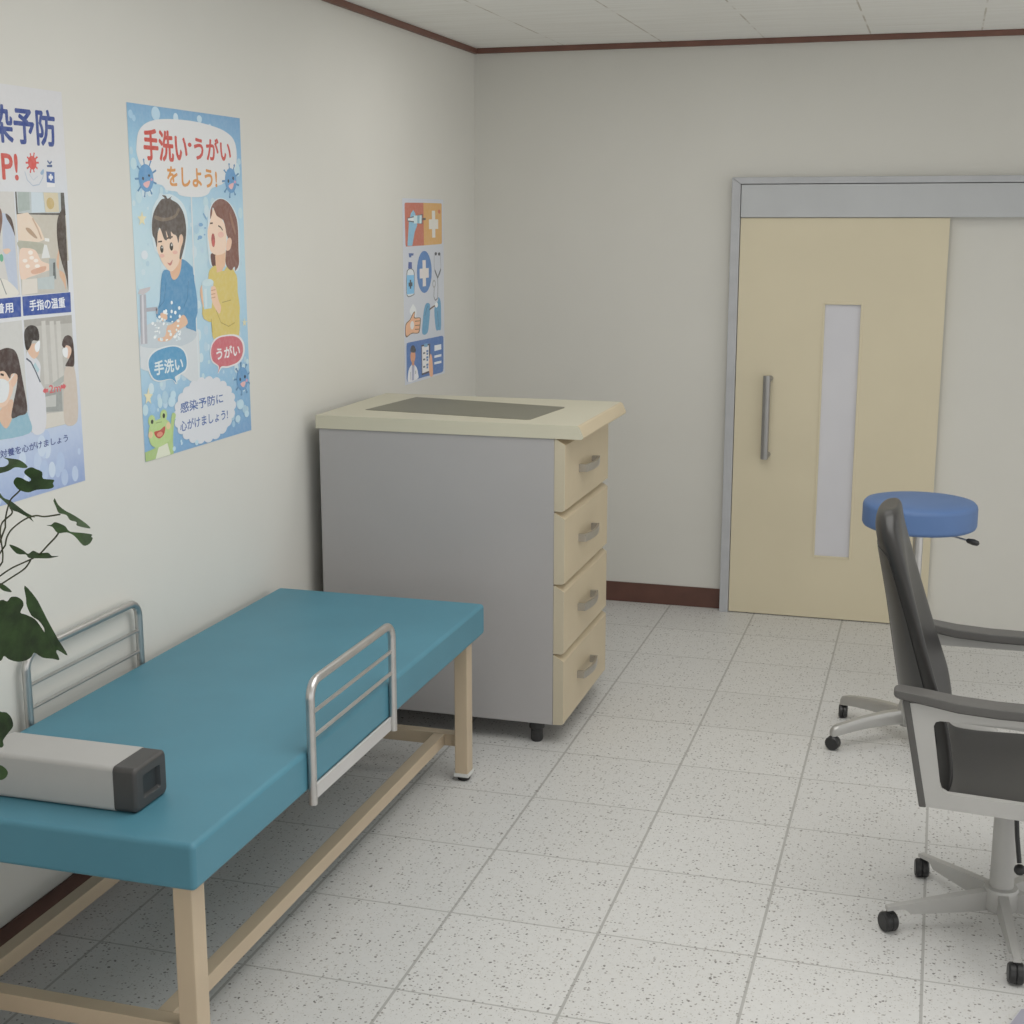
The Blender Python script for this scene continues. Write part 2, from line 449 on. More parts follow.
ART_HANDWASH = [
('g',None,(0,0,732,1098),[('6FA0C6','6C9BC4'),('92BFD6','7FADD0'),('A9C8D6','9DC3D8'),('B3CCD6','A9C8D6'),('A8C6D6','9DC2D8'),('A3C4D6','93BCD6'),('84B0D0','7CACD0'),('6F9FC8','6C9AC6')]),
('e','A9C6DA',(256,72,12,12)),
('e','8FB8D6',(107,30,13,13)),
('e','A9C6DA',(75,286,9,9)),
('e','8FB8D6',(123,967,15,15)),
('e','8FB8D6',(293,104,9,9)),
('e','A9C6DA',(103,192,13,13)),
('e','8FB8D6',(197,262,6,6)),
('e','A9C6DA',(22,313,13,13)),
('e','B6CDDC',(438,326,11,11)),
('e','93BBD6',(180,176,5,5)),
('e','8FB8D6',(62,163,16,16)),
('e','A9C6DA',(163,1072,11,11)),
('e','8FB8D6',(665,245,7,7)),
('e','93BBD6',(461,1050,10,10)),
('e','8FB8D6',(78,958,6,6)),
('e','8FB8D6',(196,974,5,5)),
('e','8FB8D6',(99,973,10,10)),
('e','A9C6DA',(344,939,9,9)),
('e','A9C6DA',(469,89,11,11)),
('e','B6CDDC',(354,24,5,5)),
('e','93BBD6',(188,205,14,14)),
('e','93BBD6',(464,953,6,6)),
('e','93BBD6',(78,914,14,14)),
('e','93BBD6',(574,1025,10,10)),
('e','A9C6DA',(140,169,15,15)),
('e','B6CDDC',(504,143,11,11)),
('e','B6CDDC',(52,235,8,8)),
('e','8FB8D6',(235,1027,5,5)),
('e','B6CDDC',(274,962,8,8)),
('e','93BBD6',(282,936,10,10)),
('e','93BBD6',(598,40,11,11)),
('e','8FB8D6',(455,953,10,10)),
('e','A9C6DA',(687,181,13,13)),
('e','B6CDDC',(685,157,11,11)),
('e','A9C6DA',(91,971,11,11)),
('e','B6CDDC',(290,1070,16,16)),
('e','93BBD6',(597,226,8,8)),
('e','B6CDDC',(231,26,6,6)),
('e','A9C6DA',(405,956,8,8)),
('e','B6CDDC',(702,189,13,13)),
('e','8FB8D6',(42,920,12,12)),
('e','93BBD6',(637,41,6,6)),
('e','B6CDDC',(319,988,13,13)),
('e','B6CDDC',(405,179,8,8)),
('e','8FB8D6',(424,924,14,14)),
('e','A9C6DA',(539,232,6,6)),
('e','A9C6DA',(667,265,6,6)),
('e','B6CDDC',(395,941,10,10)),
('e','A9C6DA',(361,966,16,16)),
('e','93BBD6',(20,1065,13,13)),
('e','A9C6DA',(513,1053,13,13)),
('e','93BBD6',(436,975,7,7)),
('e','8FB8D6',(707,180,14,14)),
('e','8FB8D6',(533,246,7,7)),
('e','93BBD6',(626,992,11,11)),
('e','A9C6DA',(635,110,10,10)),
('e','A9C6DA',(604,989,11,11)),
('e','8FB8D6',(352,210,7,7)),
('e','93BBD6',(38,1054,10,10)),
('e','93BBD6',(177,319,15,15)),
('e','A9C4D6',(129,236,20,23)),
('e','A9C4D6',(237,692,14,13)),
('e','A9C4D6',(623,303,20,18)),
('e','BACED8',(386,295,15,16)),
('e','BACED8',(472,980,17,16)),
('e','9DBFD3',(330,350,19,20)),
('e','A9C4D6',(267,248,19,19)),
('e','BACED8',(383,473,17,14)),
('e','A9C4D6',(533,129,19,22)),
('e','B4CDD8',(628,875,14,15)),
('e','BACED8',(505,287,20,22)),
('e','AFCBD6',(162,304,7,6)),
('e','BACED8',(58,227,17,18)),
('e','B4CDD8',(570,790,13,13)),
('e','A4C2D2',(171,829,8,7)),
('e','AFCBD6',(334,143,8,7)),
('e','A9C4D6',(668,355,10,9)),
('e','BACED8',(434,193,7,7)),
('e','BACED8',(12,801,9,9)),
('e','9DBFD3',(230,924,14,14)),
('e','AFCBD6',(394,232,10,10)),
('e','9DBFD3',(560,758,14,13)),
('e','B4CDD8',(406,123,18,16)),
('e','A4C2D2',(702,79,14,12)),
('e','A4C2D2',(128,928,5,4)),
('e','9DBFD3',(18,548,10,12)),
('e','AFCBD6',(709,774,17,19)),
('e','B4CDD8',(553,661,11,11)),
('e','BACED8',(375,372,18,20)),
('e','BACED8',(657,277,13,15)),
('e','9DBFD3',(687,665,14,15)),
('e','A4C2D2',(357,886,7,8)),
('e','BACED8',(116,734,6,6)),
('e','A4C2D2',(497,421,7,8)),
('e','B4CDD8',(520,591,12,11)),
('e','A9C4D6',(83,404,9,8)),
('e','B4CDD8',(529,970,5,6)),
('e','A9C4D6',(648,340,5,6)),
('e','A4C2D2',(20,549,9,8)),
('e','9DBFD3',(363,895,14,15)),
('e','9DBFD3',(422,94,10,10)),
('e','BACED8',(75,832,14,15)),
('e','AFCBD6',(222,781,18,16)),
('e','AFCBD6',(28,550,18,17)),
('e','AFCBD6',(426,702,18,20)),
('e','BACED8',(225,322,13,11)),
('e','A9C4D6',(422,329,14,16)),
('e','B4CDD8',(145,687,15,18)),
('e','A9C4D6',(179,695,7,6)),
('e','A9C4D6',(269,744,11,11)),
('e','B4CDD8',(126,720,15,15)),
('e','A4C2D2',(218,230,7,7)),
('e','AFCBD6',(107,176,15,17)),
('e','A9C4D6',(605,736,9,7)),
('e','A4C2D2',(193,980,5,5)),
('e','A9C4D6',(279,95,15,14)),
('e','A4C2D2',(631,924,16,14)),
('e','A4C2D2',(230,110,6,6)),
('e','A9C4D6',(68,749,13,15)),
('e','B4CDD8',(696,923,20,23)),
('e','BACED8',(151,461,20,20)),
('e','9DBFD3',(563,391,16,18)),
('e','A4C2D2',(47,836,6,5)),
('e','AFCBD6',(234,363,12,12)),
('e','9DBFD3',(209,699,16,15)),
('e','AFCBD6',(124,289,11,10)),
('e','B4CDD8',(557,277,5,4)),
('e','BACED8',(313,905,15,15)),
('e','A4C2D2',(52,373,17,15)),
('e','AFCBD6',(394,692,19,18)),
('e','9DBFD3',(467,774,9,7)),
('e','AFCBD6',(438,276,8,7)),
('e','9DBFD3',(581,115,7,6)),
('e','A4C2D2',(701,599,6,7)),
('e','BACED8',(256,674,15,12)),
('e','9DBFD3',(686,83,17,15)),
('e','A4C2D2',(609,201,6,5)),
('e','A9C4D6',(302,299,18,17)),
('e','A9C4D6',(659,440,10,9)),
('e','AFCBD6',(701,916,16,17)),
('e','AFCBD6',(560,92,9,9)),
('e','B4CDD8',(211,566,20,17)),
('e','A4C2D2',(652,669,11,9)),
('e','BACED8',(153,671,6,7)),
('e','BACED8',(92,786,6,5)),
('e','AFCBD6',(190,329,6,6)),
('e','AFCBD6',(297,274,20,20)),
('e','AFCBD6',(73,969,9,11)),
('e','BACED8',(56,62,16,17)),
('e','9DBFD3',(378,133,11,12)),
('e','AFCBD6',(444,867,6,5)),
('e','A4C2D2',(703,260,10,11)),
('e','B4CDD8',(92,155,5,6)),
('e','B4CDD8',(542,590,18,15)),
('e','A9C4D6',(665,406,10,9)),
('e','A9C4D6',(718,622,6,5)),
('e','B4CDD8',(152,506,9,11)),
('e','A9C4D6',(539,392,15,14)),
('e','BACED8',(611,659,8,8)),
('e','A4C2D2',(82,676,5,4)),
('e','AFCBD6',(288,618,18,19)),
('e','BACED8',(166,597,16,16)),
('e','9DBFD3',(649,523,10,12)),
('e','BACED8',(604,617,5,5)),
('e','AFCBD6',(208,327,19,16)),
('e','AFCBD6',(174,383,14,15)),
('e','AFCBD6',(556,555,14,13)),
('e','B4CDD8',(689,229,15,17)),
('e','A4C2D2',(346,712,11,11)),
('e','B4CDD8',(327,93,5,6)),
('e','A4C2D2',(12,957,10,12)),
('e','9DBFD3',(391,720,17,15)),
('e','AFCBD6',(462,809,18,18)),
('e','B4CDD8',(361,869,6,5)),
('e','A4C2D2',(426,64,17,17)),
('e','AFCBD6',(55,631,12,11)),
('e','B4CDD8',(367,959,9,8)),
('e','BACED8',(108,837,17,15)),
('e','BACED8',(370,647,18,20)),
('e','9DBFD3',(411,221,7,7)),
('e','B4CDD8',(225,829,5,5)),
('e','9DBFD3',(139,190,19,21)),
('e','A9C4D6',(426,385,17,16)),
('e','AFCBD6',(415,978,8,9)),
('e','A9C4D6',(531,910,7,7)),
('e','BACED8',(386,959,12,14)),
('e','B4CDD8',(177,498,14,13)),
('e','BACED8',(46,592,12,10)),
('e','9DBFD3',(500,296,16,16)),
('e','9DBFD3',(554,924,8,9)),
('e','AFCBD6',(22,919,18,18)),
('e','AFCBD6',(297,261,9,8)),
('e','BACED8',(281,614,20,22)),
('e','AFCBD6',(511,454,20,21)),
('e','AFCBD6',(42,820,18,19)),
('e','B4CDD8',(720,251,10,10)),
('e','A4C2D2',(712,950,14,11)),
('e','A4C2D2',(248,849,15,14)),
('e','BACED8',(345,918,19,17)),
('e','B4CDD8',(67,744,7,7)),
('e','9DBFD3',(663,308,12,13)),
('e','A4C2D2',(74,617,10,9)),
('e','A4C2D2',(208,585,11,13)),
('e','AFCBD6',(523,554,15,14)),
('e','A9C4D6',(425,651,9,10)),
('e','BACED8',(356,735,8,7)),
('e','A9C4D6',(108,118,15,12)),
('e','A9C4D6',(403,130,11,10)),
('e','AFCBD6',(511,810,17,14)),
('e','A4C2D2',(664,794,7,8)),
('e','BACED8',(466,780,18,20)),
('e','B4CDD8',(120,234,9,8)),
('e','9DBFD3',(476,605,20,19)),
('e','A9C4D6',(589,503,12,11)),
('e','9DBFD3',(594,67,13,14)),
('e','A9C4D6',(350,962,14,16)),
('e','A4C2D2',(171,585,11,12)),
('e','A9C4D6',(409,737,9,8)),
('e','BACED8',(203,635,7,8)),
('e','BACED8',(323,91,7,7)),
('e','AFCBD6',(106,722,5,5)),
('e','B4CDD8',(211,847,11,12)),
('e','BACED8',(606,468,13,15)),
('e','AFCBD6',(16,164,17,18)),
('e','BACED8',(176,813,20,23)),
('e','9DBFD3',(361,785,11,13)),
('e','AFCBD6',(178,842,10,11)),
('e','BACED8',(225,253,19,18)),
('e','BACED8',(634,235,16,16)),
('e','A9C4D6',(470,433,15,17)),
('e','A9C8DC',(166,1076,26,21)),
('e','B0CBDC',(443,1077,17,12)),
('s','C3C9CE',[(-8,370),(18,378),(47,374),(121,360),(238,346),(339,364),(374,381),(367,226),(309,224),(230,257),(17,290),(2,331)]),
('s','CDCED0',[(43,972),(58,1013),(100,1041),(172,1058),(280,1066),(409,1067),(527,1060),(614,1048),(676,1025),(697,986),(687,934),(628,899),(590,873),(545,863),(505,854),(479,835),(421,825),(338,825),(290,830),(271,840),(212,844),(183,858),(131,866),(97,896),(59,921),(43,950)]),
('l','C6CFD4',9,[(366,824),(361,460)]),
('l','C6CFD4',9,[(361,464),(366,222)]),
('t','C4493F','手洗い',(84,931,354,1029),1.5),
('e','C4493F',(371,991,12,7)),
('t','C4493F','うがい',(398,945,655,1021),1.5),
('t','CE8B3C','をしよう!',(217,856,548,919),1.6),
('l','5585B0',6,[(126,868),(145,863)]),
('e','5585B0',(146,863,6,3.0)),
('l','5585B0',6,[(108,847),(117,833)]),
('e','5585B0',(118,832,5,4)),
('l','5585B0',6,[(81,840),(77,824)]),
('e','5585B0',(76,822,5,3.0)),
('l','5585B0',6,[(58,852),(42,840)]),
('e','5585B0',(41,839,5,3.0)),
('l','5585B0',6,[(50,875),(30,874)]),
('e','5585B0',(29,874,5,3.0)),
('l','5585B0',6,[(60,900),(46,910)]),
('e','5585B0',(45,911,5,3.0)),
('l','5585B0',6,[(84,915),(81,931)]),
('e','5585B0',(81,933,5,3.0)),
('l','5585B0',6,[(111,913),(121,928)]),
('e','5585B0',(122,929,5,3.0)),
('l','5585B0',6,[(128,894),(147,901)]),
('e','5585B0',(148,902,5,3.0)),
('e','5C93C2',(90,878,44,42)),
('e','37424F',(72,876,6,5)),
('e','37424F',(108,886,6,4)),
('s','D9A6A6',[(72,861),(111,870),(102,852),(86,849)]),
('e','C793B0',(122,874,7,4)),
('l','5585B0',6,[(681,874),(699,870)]),
('e','5585B0',(700,870,6,4)),
('l','5585B0',6,[(663,853),(673,839)]),
('e','5585B0',(674,838,6,4)),
('l','5585B0',6,[(638,847),(634,830)]),
('e','5585B0',(634,828,6,4)),
('l','5585B0',6,[(616,858),(601,847)]),
('e','5585B0',(600,846,6,4)),
('l','5585B0',6,[(608,882),(589,881)]),
('e','5585B0',(588,880,6,4)),
('l','5585B0',6,[(617,907),(603,916)]),
('e','5585B0',(602,917,6,3.0)),
('l','5585B0',6,[(640,921),(637,938)]),
('e','5585B0',(638,939,6,3.0)),
('l','5585B0',6,[(666,919),(676,934)]),
('e','5585B0',(676,936,6,4)),
('l','5585B0',6,[(682,900),(700,907)]),
('e','5585B0',(702,908,6,3.0)),
('e','5C93C2',(646,884,42,42)),
('e','37424F',(628,882,6,6)),
('e','37424F',(664,892,6,6)),
('s','D9A6A6',[(629,867),(666,877),(658,859),(643,855)]),
('e','C793B0',(677,880,8,5)),
('p','D5CDA4',[(56,777),(62,762),(81,761),(65,750),(68,735),(53,743),(36,735),(42,750),(28,761),(47,762)]),
('e','C9D2DA',(58,644,20,14)),
('s','C0D0D8',[(108,746),(124,792),(172,825),(242,830),(311,801),(335,754),(326,697),(304,637),(279,626),(140,645),(108,692)]),
('s','4F8DB8',[(122,442),(137,500),(151,567),(169,593),(212,596),(279,626),(342,604),(358,575),(359,426)]),
('p','4F8DB8',[(127,460),(149,524),(160,563),(203,569),(342,580),(362,571),(359,384),(300,396),(271,441),(191,442)]),
('s','D6A886',[(210,612),(280,642),(281,610),(266,578),(237,561),(214,570)]),
('s','DDC0A9',[(131,669),(146,715),(194,734),(263,714),(285,698),(276,642),(261,610),(215,588),(174,607),(150,633)]),
('s','DBB79C',[(281,698),(298,704),(309,686),(294,658),(275,650)]),
('s','5E5550',[(110,708),(112,746),(130,780),(171,812),(195,818),(180,827),(203,826),(214,817),(242,825),(233,816),(279,801),(312,770),(323,726),(315,685),(297,650),(279,626),(271,630),(282,658),(300,686),(294,704),(278,700),(269,678),(258,700),(238,706),(224,714),(225,693),(210,693),(193,718),(198,689),(181,691),(166,715),(155,726),(142,707),(133,667),(122,692)]),
('s','7C6E60',[(132,765),(189,757),(252,767),(278,789),(285,779),(251,756),(180,746),(131,754)]),
('l','5A4A40',5,[(143,683),(166,684)]),
('l','5A4A40',5,[(198,693),(234,698)]),
('e','39352F',(163,660,10,12)),
('e','39352F',(223,667,11,13)),
('e','D0D0D0',(165,665,4,3.0)),
('e','D0D0D0',(226,672,4,4)),
('e','DBA999',(162,639,15,6)),
('e','DBA999',(245,648,16,6)),
('s','BE7A72',[(193,617),(208,615),(226,625),(220,612),(207,607)]),
('l','3F7AA3',3,[(129,478),(161,496),(179,554)]),
('l','3F7AA3',3,[(282,469),(309,496),(322,553)]),
('s','B4BFC8',[(2,369),(52,428),(167,428),(308,398),(361,381),(338,358),(254,345),(159,346)]),
('p','A5A5AF',[(18,523),(54,523),(48,370),(10,371)]),
('p','C3C3CA',[(29,522),(39,522),(32,371),(21,372)]),
('p','B9B4B8',[(7,527),(19,540),(83,545),(78,535),(39,522)]),
('l','A2A2AC',12,[(50,475),(117,475),(112,459)]),
('s','D8AE8F',[(280,445),(303,427),(297,411),(235,395),(185,370),(122,371),(112,382),(155,385),(173,415),(205,421),(246,435)]),
('s','D8AE8F',[(135,458),(169,458),(175,439),(144,433)]),
('e','DDE1E3',(232,386,5,2.5)),
('e','DDE1E3',(128,448,8,5)),
('e','DDE1E3',(128,446,6,3.0)),
('e','DDE1E3',(100,424,6,2.5)),
('e','D4DADD',(239,431,6,2.0)),
('e','DDE1E3',(130,434,4,4)),
('e','DDE1E3',(112,404,5,2.5)),
('e','D4DADD',(254,392,4,5)),
('e','D4DADD',(174,455,6,3.0)),
('e','C6D3DA',(188,398,8,4)),
('e','DDE1E3',(170,373,6,2.0)),
('e','DDE1E3',(218,378,10,5)),
('e','DDE1E3',(166,458,6,3.0)),
('e','DDE1E3',(242,374,4,4)),
('e','DDE1E3',(153,426,6,4)),
('e','D4DADD',(254,391,5,5)),
('e','D4DADD',(124,400,4,5)),
('e','C6D3DA',(246,370,10,5)),
('e','DDE1E3',(85,431,8,5)),
('e','C6D3DA',(136,376,8,5)),
('e','C6D3DA',(179,400,5,3.0)),
('e','DDE1E3',(128,378,4,5)),
('e','C6D3DA',(232,380,4,6)),
('e','C6D3DA',(99,390,9,4)),
('e','C6D3DA',(107,416,8,2.5)),
('e','DDE1E3',(120,414,6,3.0)),
('e','DDE1E3',(248,384,7,4)),
('e','C6D3DA',(158,436,8,4)),
('e','DDE1E3',(164,372,6,2.5)),
('e','D4DADD',(100,404,8,2.5)),
('e','C6D3DA',(115,437,9,5)),
('e','DDE1E3',(206,428,6,2.5)),
('e','DDE1E3',(94,386,8,4)),
('e','C6D3DA',(229,366,6,2.5)),
('e','DDE1E3',(228,382,4,2.5)),
('e','D4DADD',(230,400,6,4)),
('e','C6D3DA',(235,386,6,2.5)),
('e','C6D3DA',(174,422,6,2.5)),
('e','DDE1E3',(142,442,8,2.5)),
('e','DDE1E3',(140,438,8,2.5)),
('e','DDE1E3',(241,412,8,4)),
('e','D4DADD',(192,388,8,6)),
('e','DDE1E3',(150,423,4,3.0)),
('e','D4DADD',(198,444,6,4)),
('e','D4DADD',(244,428,9,5)),
('e','DDE1E3',(242,394,6,4)),
('e','DDE2E6',(208,489,7,6)),
('e','DDE2E6',(254,469,8,6)),
('e','DDE2E6',(205,461,7,6)),
('e','DDE2E6',(228,456,8,6)),
('e','DDE2E6',(170,464,7,6)),
('e','DDE2E6',(158,462,7,6)),
('e','DDE2E6',(255,442,7,6)),
('s','C3D2DA',[(460,696),(477,766),(505,807),(559,824),(621,813),(673,775),(692,723),(687,598),(656,573),(593,592),(486,595),(464,638)]),
('s','6A4A44',[(481,637),(520,634),(512,595),(486,600)]),
('p','D9AE8C',[(511,632),(589,648),(580,597),(537,564),(514,567)]),
('s','CBB65A',[(414,423),(451,538),(468,583),(513,597),(523,563),(574,580),(603,596),(647,573),(661,520),(657,407)]),
('s','CBB65A',[(415,457),(449,457),(480,508),(503,570),(649,570),(665,491),(663,350),(564,340),(475,352),(465,420),(437,416)]),
('s','E0C3AD',[(466,712),(487,749),(502,774),(520,787),(579,745),(599,711),(589,652),(570,637),(520,633),(482,646),(471,675)]),
('s','81594E',[(487,754),(494,787),(522,810),(568,821),(621,809),(664,775),(684,732),(683,650),(682,598),(652,575),(648,590),(620,578),(585,601),(590,643),(606,686),(598,703),(591,728),(579,749),(553,758),(532,766),(520,781),(508,791),(501,770)]),
('s','DDB59B',[(601,682),(624,690),(635,677),(621,651),(593,648)]),
('s','95705F',[(627,775),(652,745),(667,702),(654,711),(634,745)]),
('e','A64B43',(502,683,13,23)),
('e','C4605A',(502,674,9,12)),
('l','4E4038',5,[(485,739),(504,740)]),
('l','4E4038',5,[(542,731),(559,726),(572,716)]),
('e','DDAE9F',(558,701,22,10)),
('e','6F9FC8',(421,735,15,6)),
('e','6F9FC8',(450,724,7,2.5)),
('e','6F9FC8',(413,694,15,6)),
('e','6F9FC8',(444,702,6,2.5)),
('e','6F9FC8',(400,688,7,2.5)),
('l','6F9FC8',6,[(441,772),(463,752)]),
('s','D9AE8F',[(399,525),(422,536),(425,473),(415,461),(401,491)]),
('p','A9C6D2',[(411,541),(492,546),(471,456),(419,455)]),
('e','B7CED6',(452,543,40,12)),
('p','BBD0D8',[(425,523),(442,523),(441,460),(428,460)]),
('s','DDB698',[(473,525),(500,528),(511,511),(522,481),(538,454),(523,434),(493,457),(474,483)]),
('l','BD9070',3,[(472,515),(503,517)]),
('l','BD9070',3,[(471,502),(502,504)]),
('l','BD9070',3,[(470,490),(501,492)]),
('l','A8913F',3,[(501,448),(533,403),(587,386),(634,396)]),
('l','A8913F',3,[(548,471),(613,476)]),
('l','A8913F',3,[(465,420),(470,373)]),
('s','CED3D6',[(40,304),(54,330),(97,348),(183,353),(246,345),(285,321),(294,287),(279,260),(229,249),(211,224),(184,243),(102,244),(59,262)]),
('s','4E94BE',[(48,303),(61,327),(104,343),(183,349),(238,342),(275,321),(286,288),(271,265),(217,252),(205,247),(213,228),(181,245),(103,248),(65,266)]),
('t','CDD6DA','手洗い',(80,265,262,311),1.6),
('s','D3D0D3',[(447,311),(470,344),(529,358),(640,353),(693,326),(699,285),(660,253),(575,243),(524,246),(496,229),(498,253),(455,276)]),
('s','C66570',[(454,311),(476,339),(529,353),(630,348),(680,324),(687,288),(651,258),(575,249),(522,252),(499,234),(504,255),(462,279)]),
('t','DAD5D6','うがい',(490,277,665,319),1.6),
('l','5585B0',6,[(713,178),(732,171)]),
('e','5585B0',(733,170,7,4)),
('l','5585B0',6,[(695,159),(705,143)]),
('e','5585B0',(705,142,7,4)),
('l','5585B0',6,[(668,156),(664,139)]),
('e','5585B0',(664,138,7,4)),
('l','5585B0',6,[(645,170),(630,161)]),
('e','5585B0',(628,160,6,4)),
('l','5585B0',6,[(637,195),(617,197)]),
('e','5585B0',(616,196,6,4)),
('l','5585B0',6,[(647,219),(632,231)]),
('e','5585B0',(631,232,7,4)),
('l','5585B0',6,[(670,231),(667,248)]),
('e','5585B0',(668,250,6,4)),
('l','5585B0',6,[(697,225),(707,239)]),
('e','5585B0',(708,240,7,4)),
('l','5585B0',6,[(714,204),(733,209)]),
('e','5585B0',(734,210,7,4)),
('e','5C93C2',(676,193,44,42)),
('e','37424F',(658,193,6,6)),
('e','37424F',(695,199,7,6)),
('s','D9A6A6',[(659,178),(697,182),(689,165),(674,164)]),
('e','C793B0',(708,184,8,6)),
('p','D6CFA8',[(39,231),(45,212),(64,209),(48,198),(51,179),(35,191),(18,183),(24,201),(11,215),(30,214)]),
('p','CFCBA9',[(709,407),(713,396),(726,395),(716,389),(718,378),(707,384),(695,379),(699,390),(690,397),(703,397)]),
('s','CACDD4',[(605,105),(600,79),(576,58),(547,35),(504,26),(459,12),(409,16),(359,13),(314,28),(270,37),(239,60),(211,79),(201,104),(194,127),(205,149),(220,173),(251,188),(286,208),(330,212),(378,222),(426,214),(476,213),(518,194),(559,180),(584,154),(605,131)]),
('e','CACDD4',(586,108,34,18)),
('e','CACDD4',(576,80,33,18)),
('e','CACDD4',(550,56,33,18)),
('e','CACDD4',(512,36,32,18)),
('e','CACDD4',(464,24,32,18)),
('e','CACDD4',(412,20,32,18)),
('e','CACDD4',(358,24,30,18)),
('e','CACDD4',(309,34,30,18)),
('e','CACDD4',(268,52,30,18)),
('e','CACDD4',(236,74,30,18)),
('e','CACDD4',(218,98,29,18)),
('e','CACDD4',(214,125,28,17)),
('e','CACDD4',(223,150,29,17)),
('e','CACDD4',(246,174,29,18)),
('e','CACDD4',(280,192,30,17)),
('e','CACDD4',(325,206,30,18)),
('e','CACDD4',(376,212,30,18)),
('e','CACDD4',(428,210,32,18)),
('e','CACDD4',(480,201,32,18)),
('e','CACDD4',(524,184,32,18)),
('e','CACDD4',(559,162,33,18)),
('e','CACDD4',(580,136,34,18)),
('t','4A67A3','感染予防に',(230,125,525,161),1),
('t','4A67A3','心がけましょう!',(224,65,555,101),1),
('p','9DB86E',[(-1,1),(-1,31),(52,35),(75,40),(146,49),(166,0)]),
('s','A3BE74',[(146,49),(162,88),(174,128),(186,134),(200,124),(187,101),(174,45),(174,2),(154,2)]),
('p','CFD2BC',[(60,0),(82,35),(138,41),(154,1)]),
('e','A9C478',(49,126,21,18)),
('e','A9C478',(123,134,22,18)),
('s','A9C478',[(27,91),(44,117),(99,125),(145,115),(170,87),(158,52),(114,38),(67,37),(35,54)]),
('e','2E3326',(51,122,8,7)),
('e','2E3326',(124,132,8,8)),
('s','B9493D',[(61,88),(95,89),(127,97),(121,74),(93,63),(70,71)]),
('e','D38A6E',(94,76,18,8)),
('e','D3B98A',(38,82,14,11)),
('e','D3B98A',(149,96,14,12)),
('l','86A257',3,[(73,115),(90,115),(109,114)]),
('e','AFCDDD',(179,16,10,8)),
('e','AFCDDD',(328,14,12,9)),
('e','AFCDDD',(629,55,19,13)),
('e','AFCDDD',(652,104,26,18)),
('e','AFCDDD',(698,64,18,12)),
('e','AFCDDD',(188,192,18,14)),
('e','AFCDDD',(178,172,24,18)),
('e','AFCDDD',(226,34,6,5))]

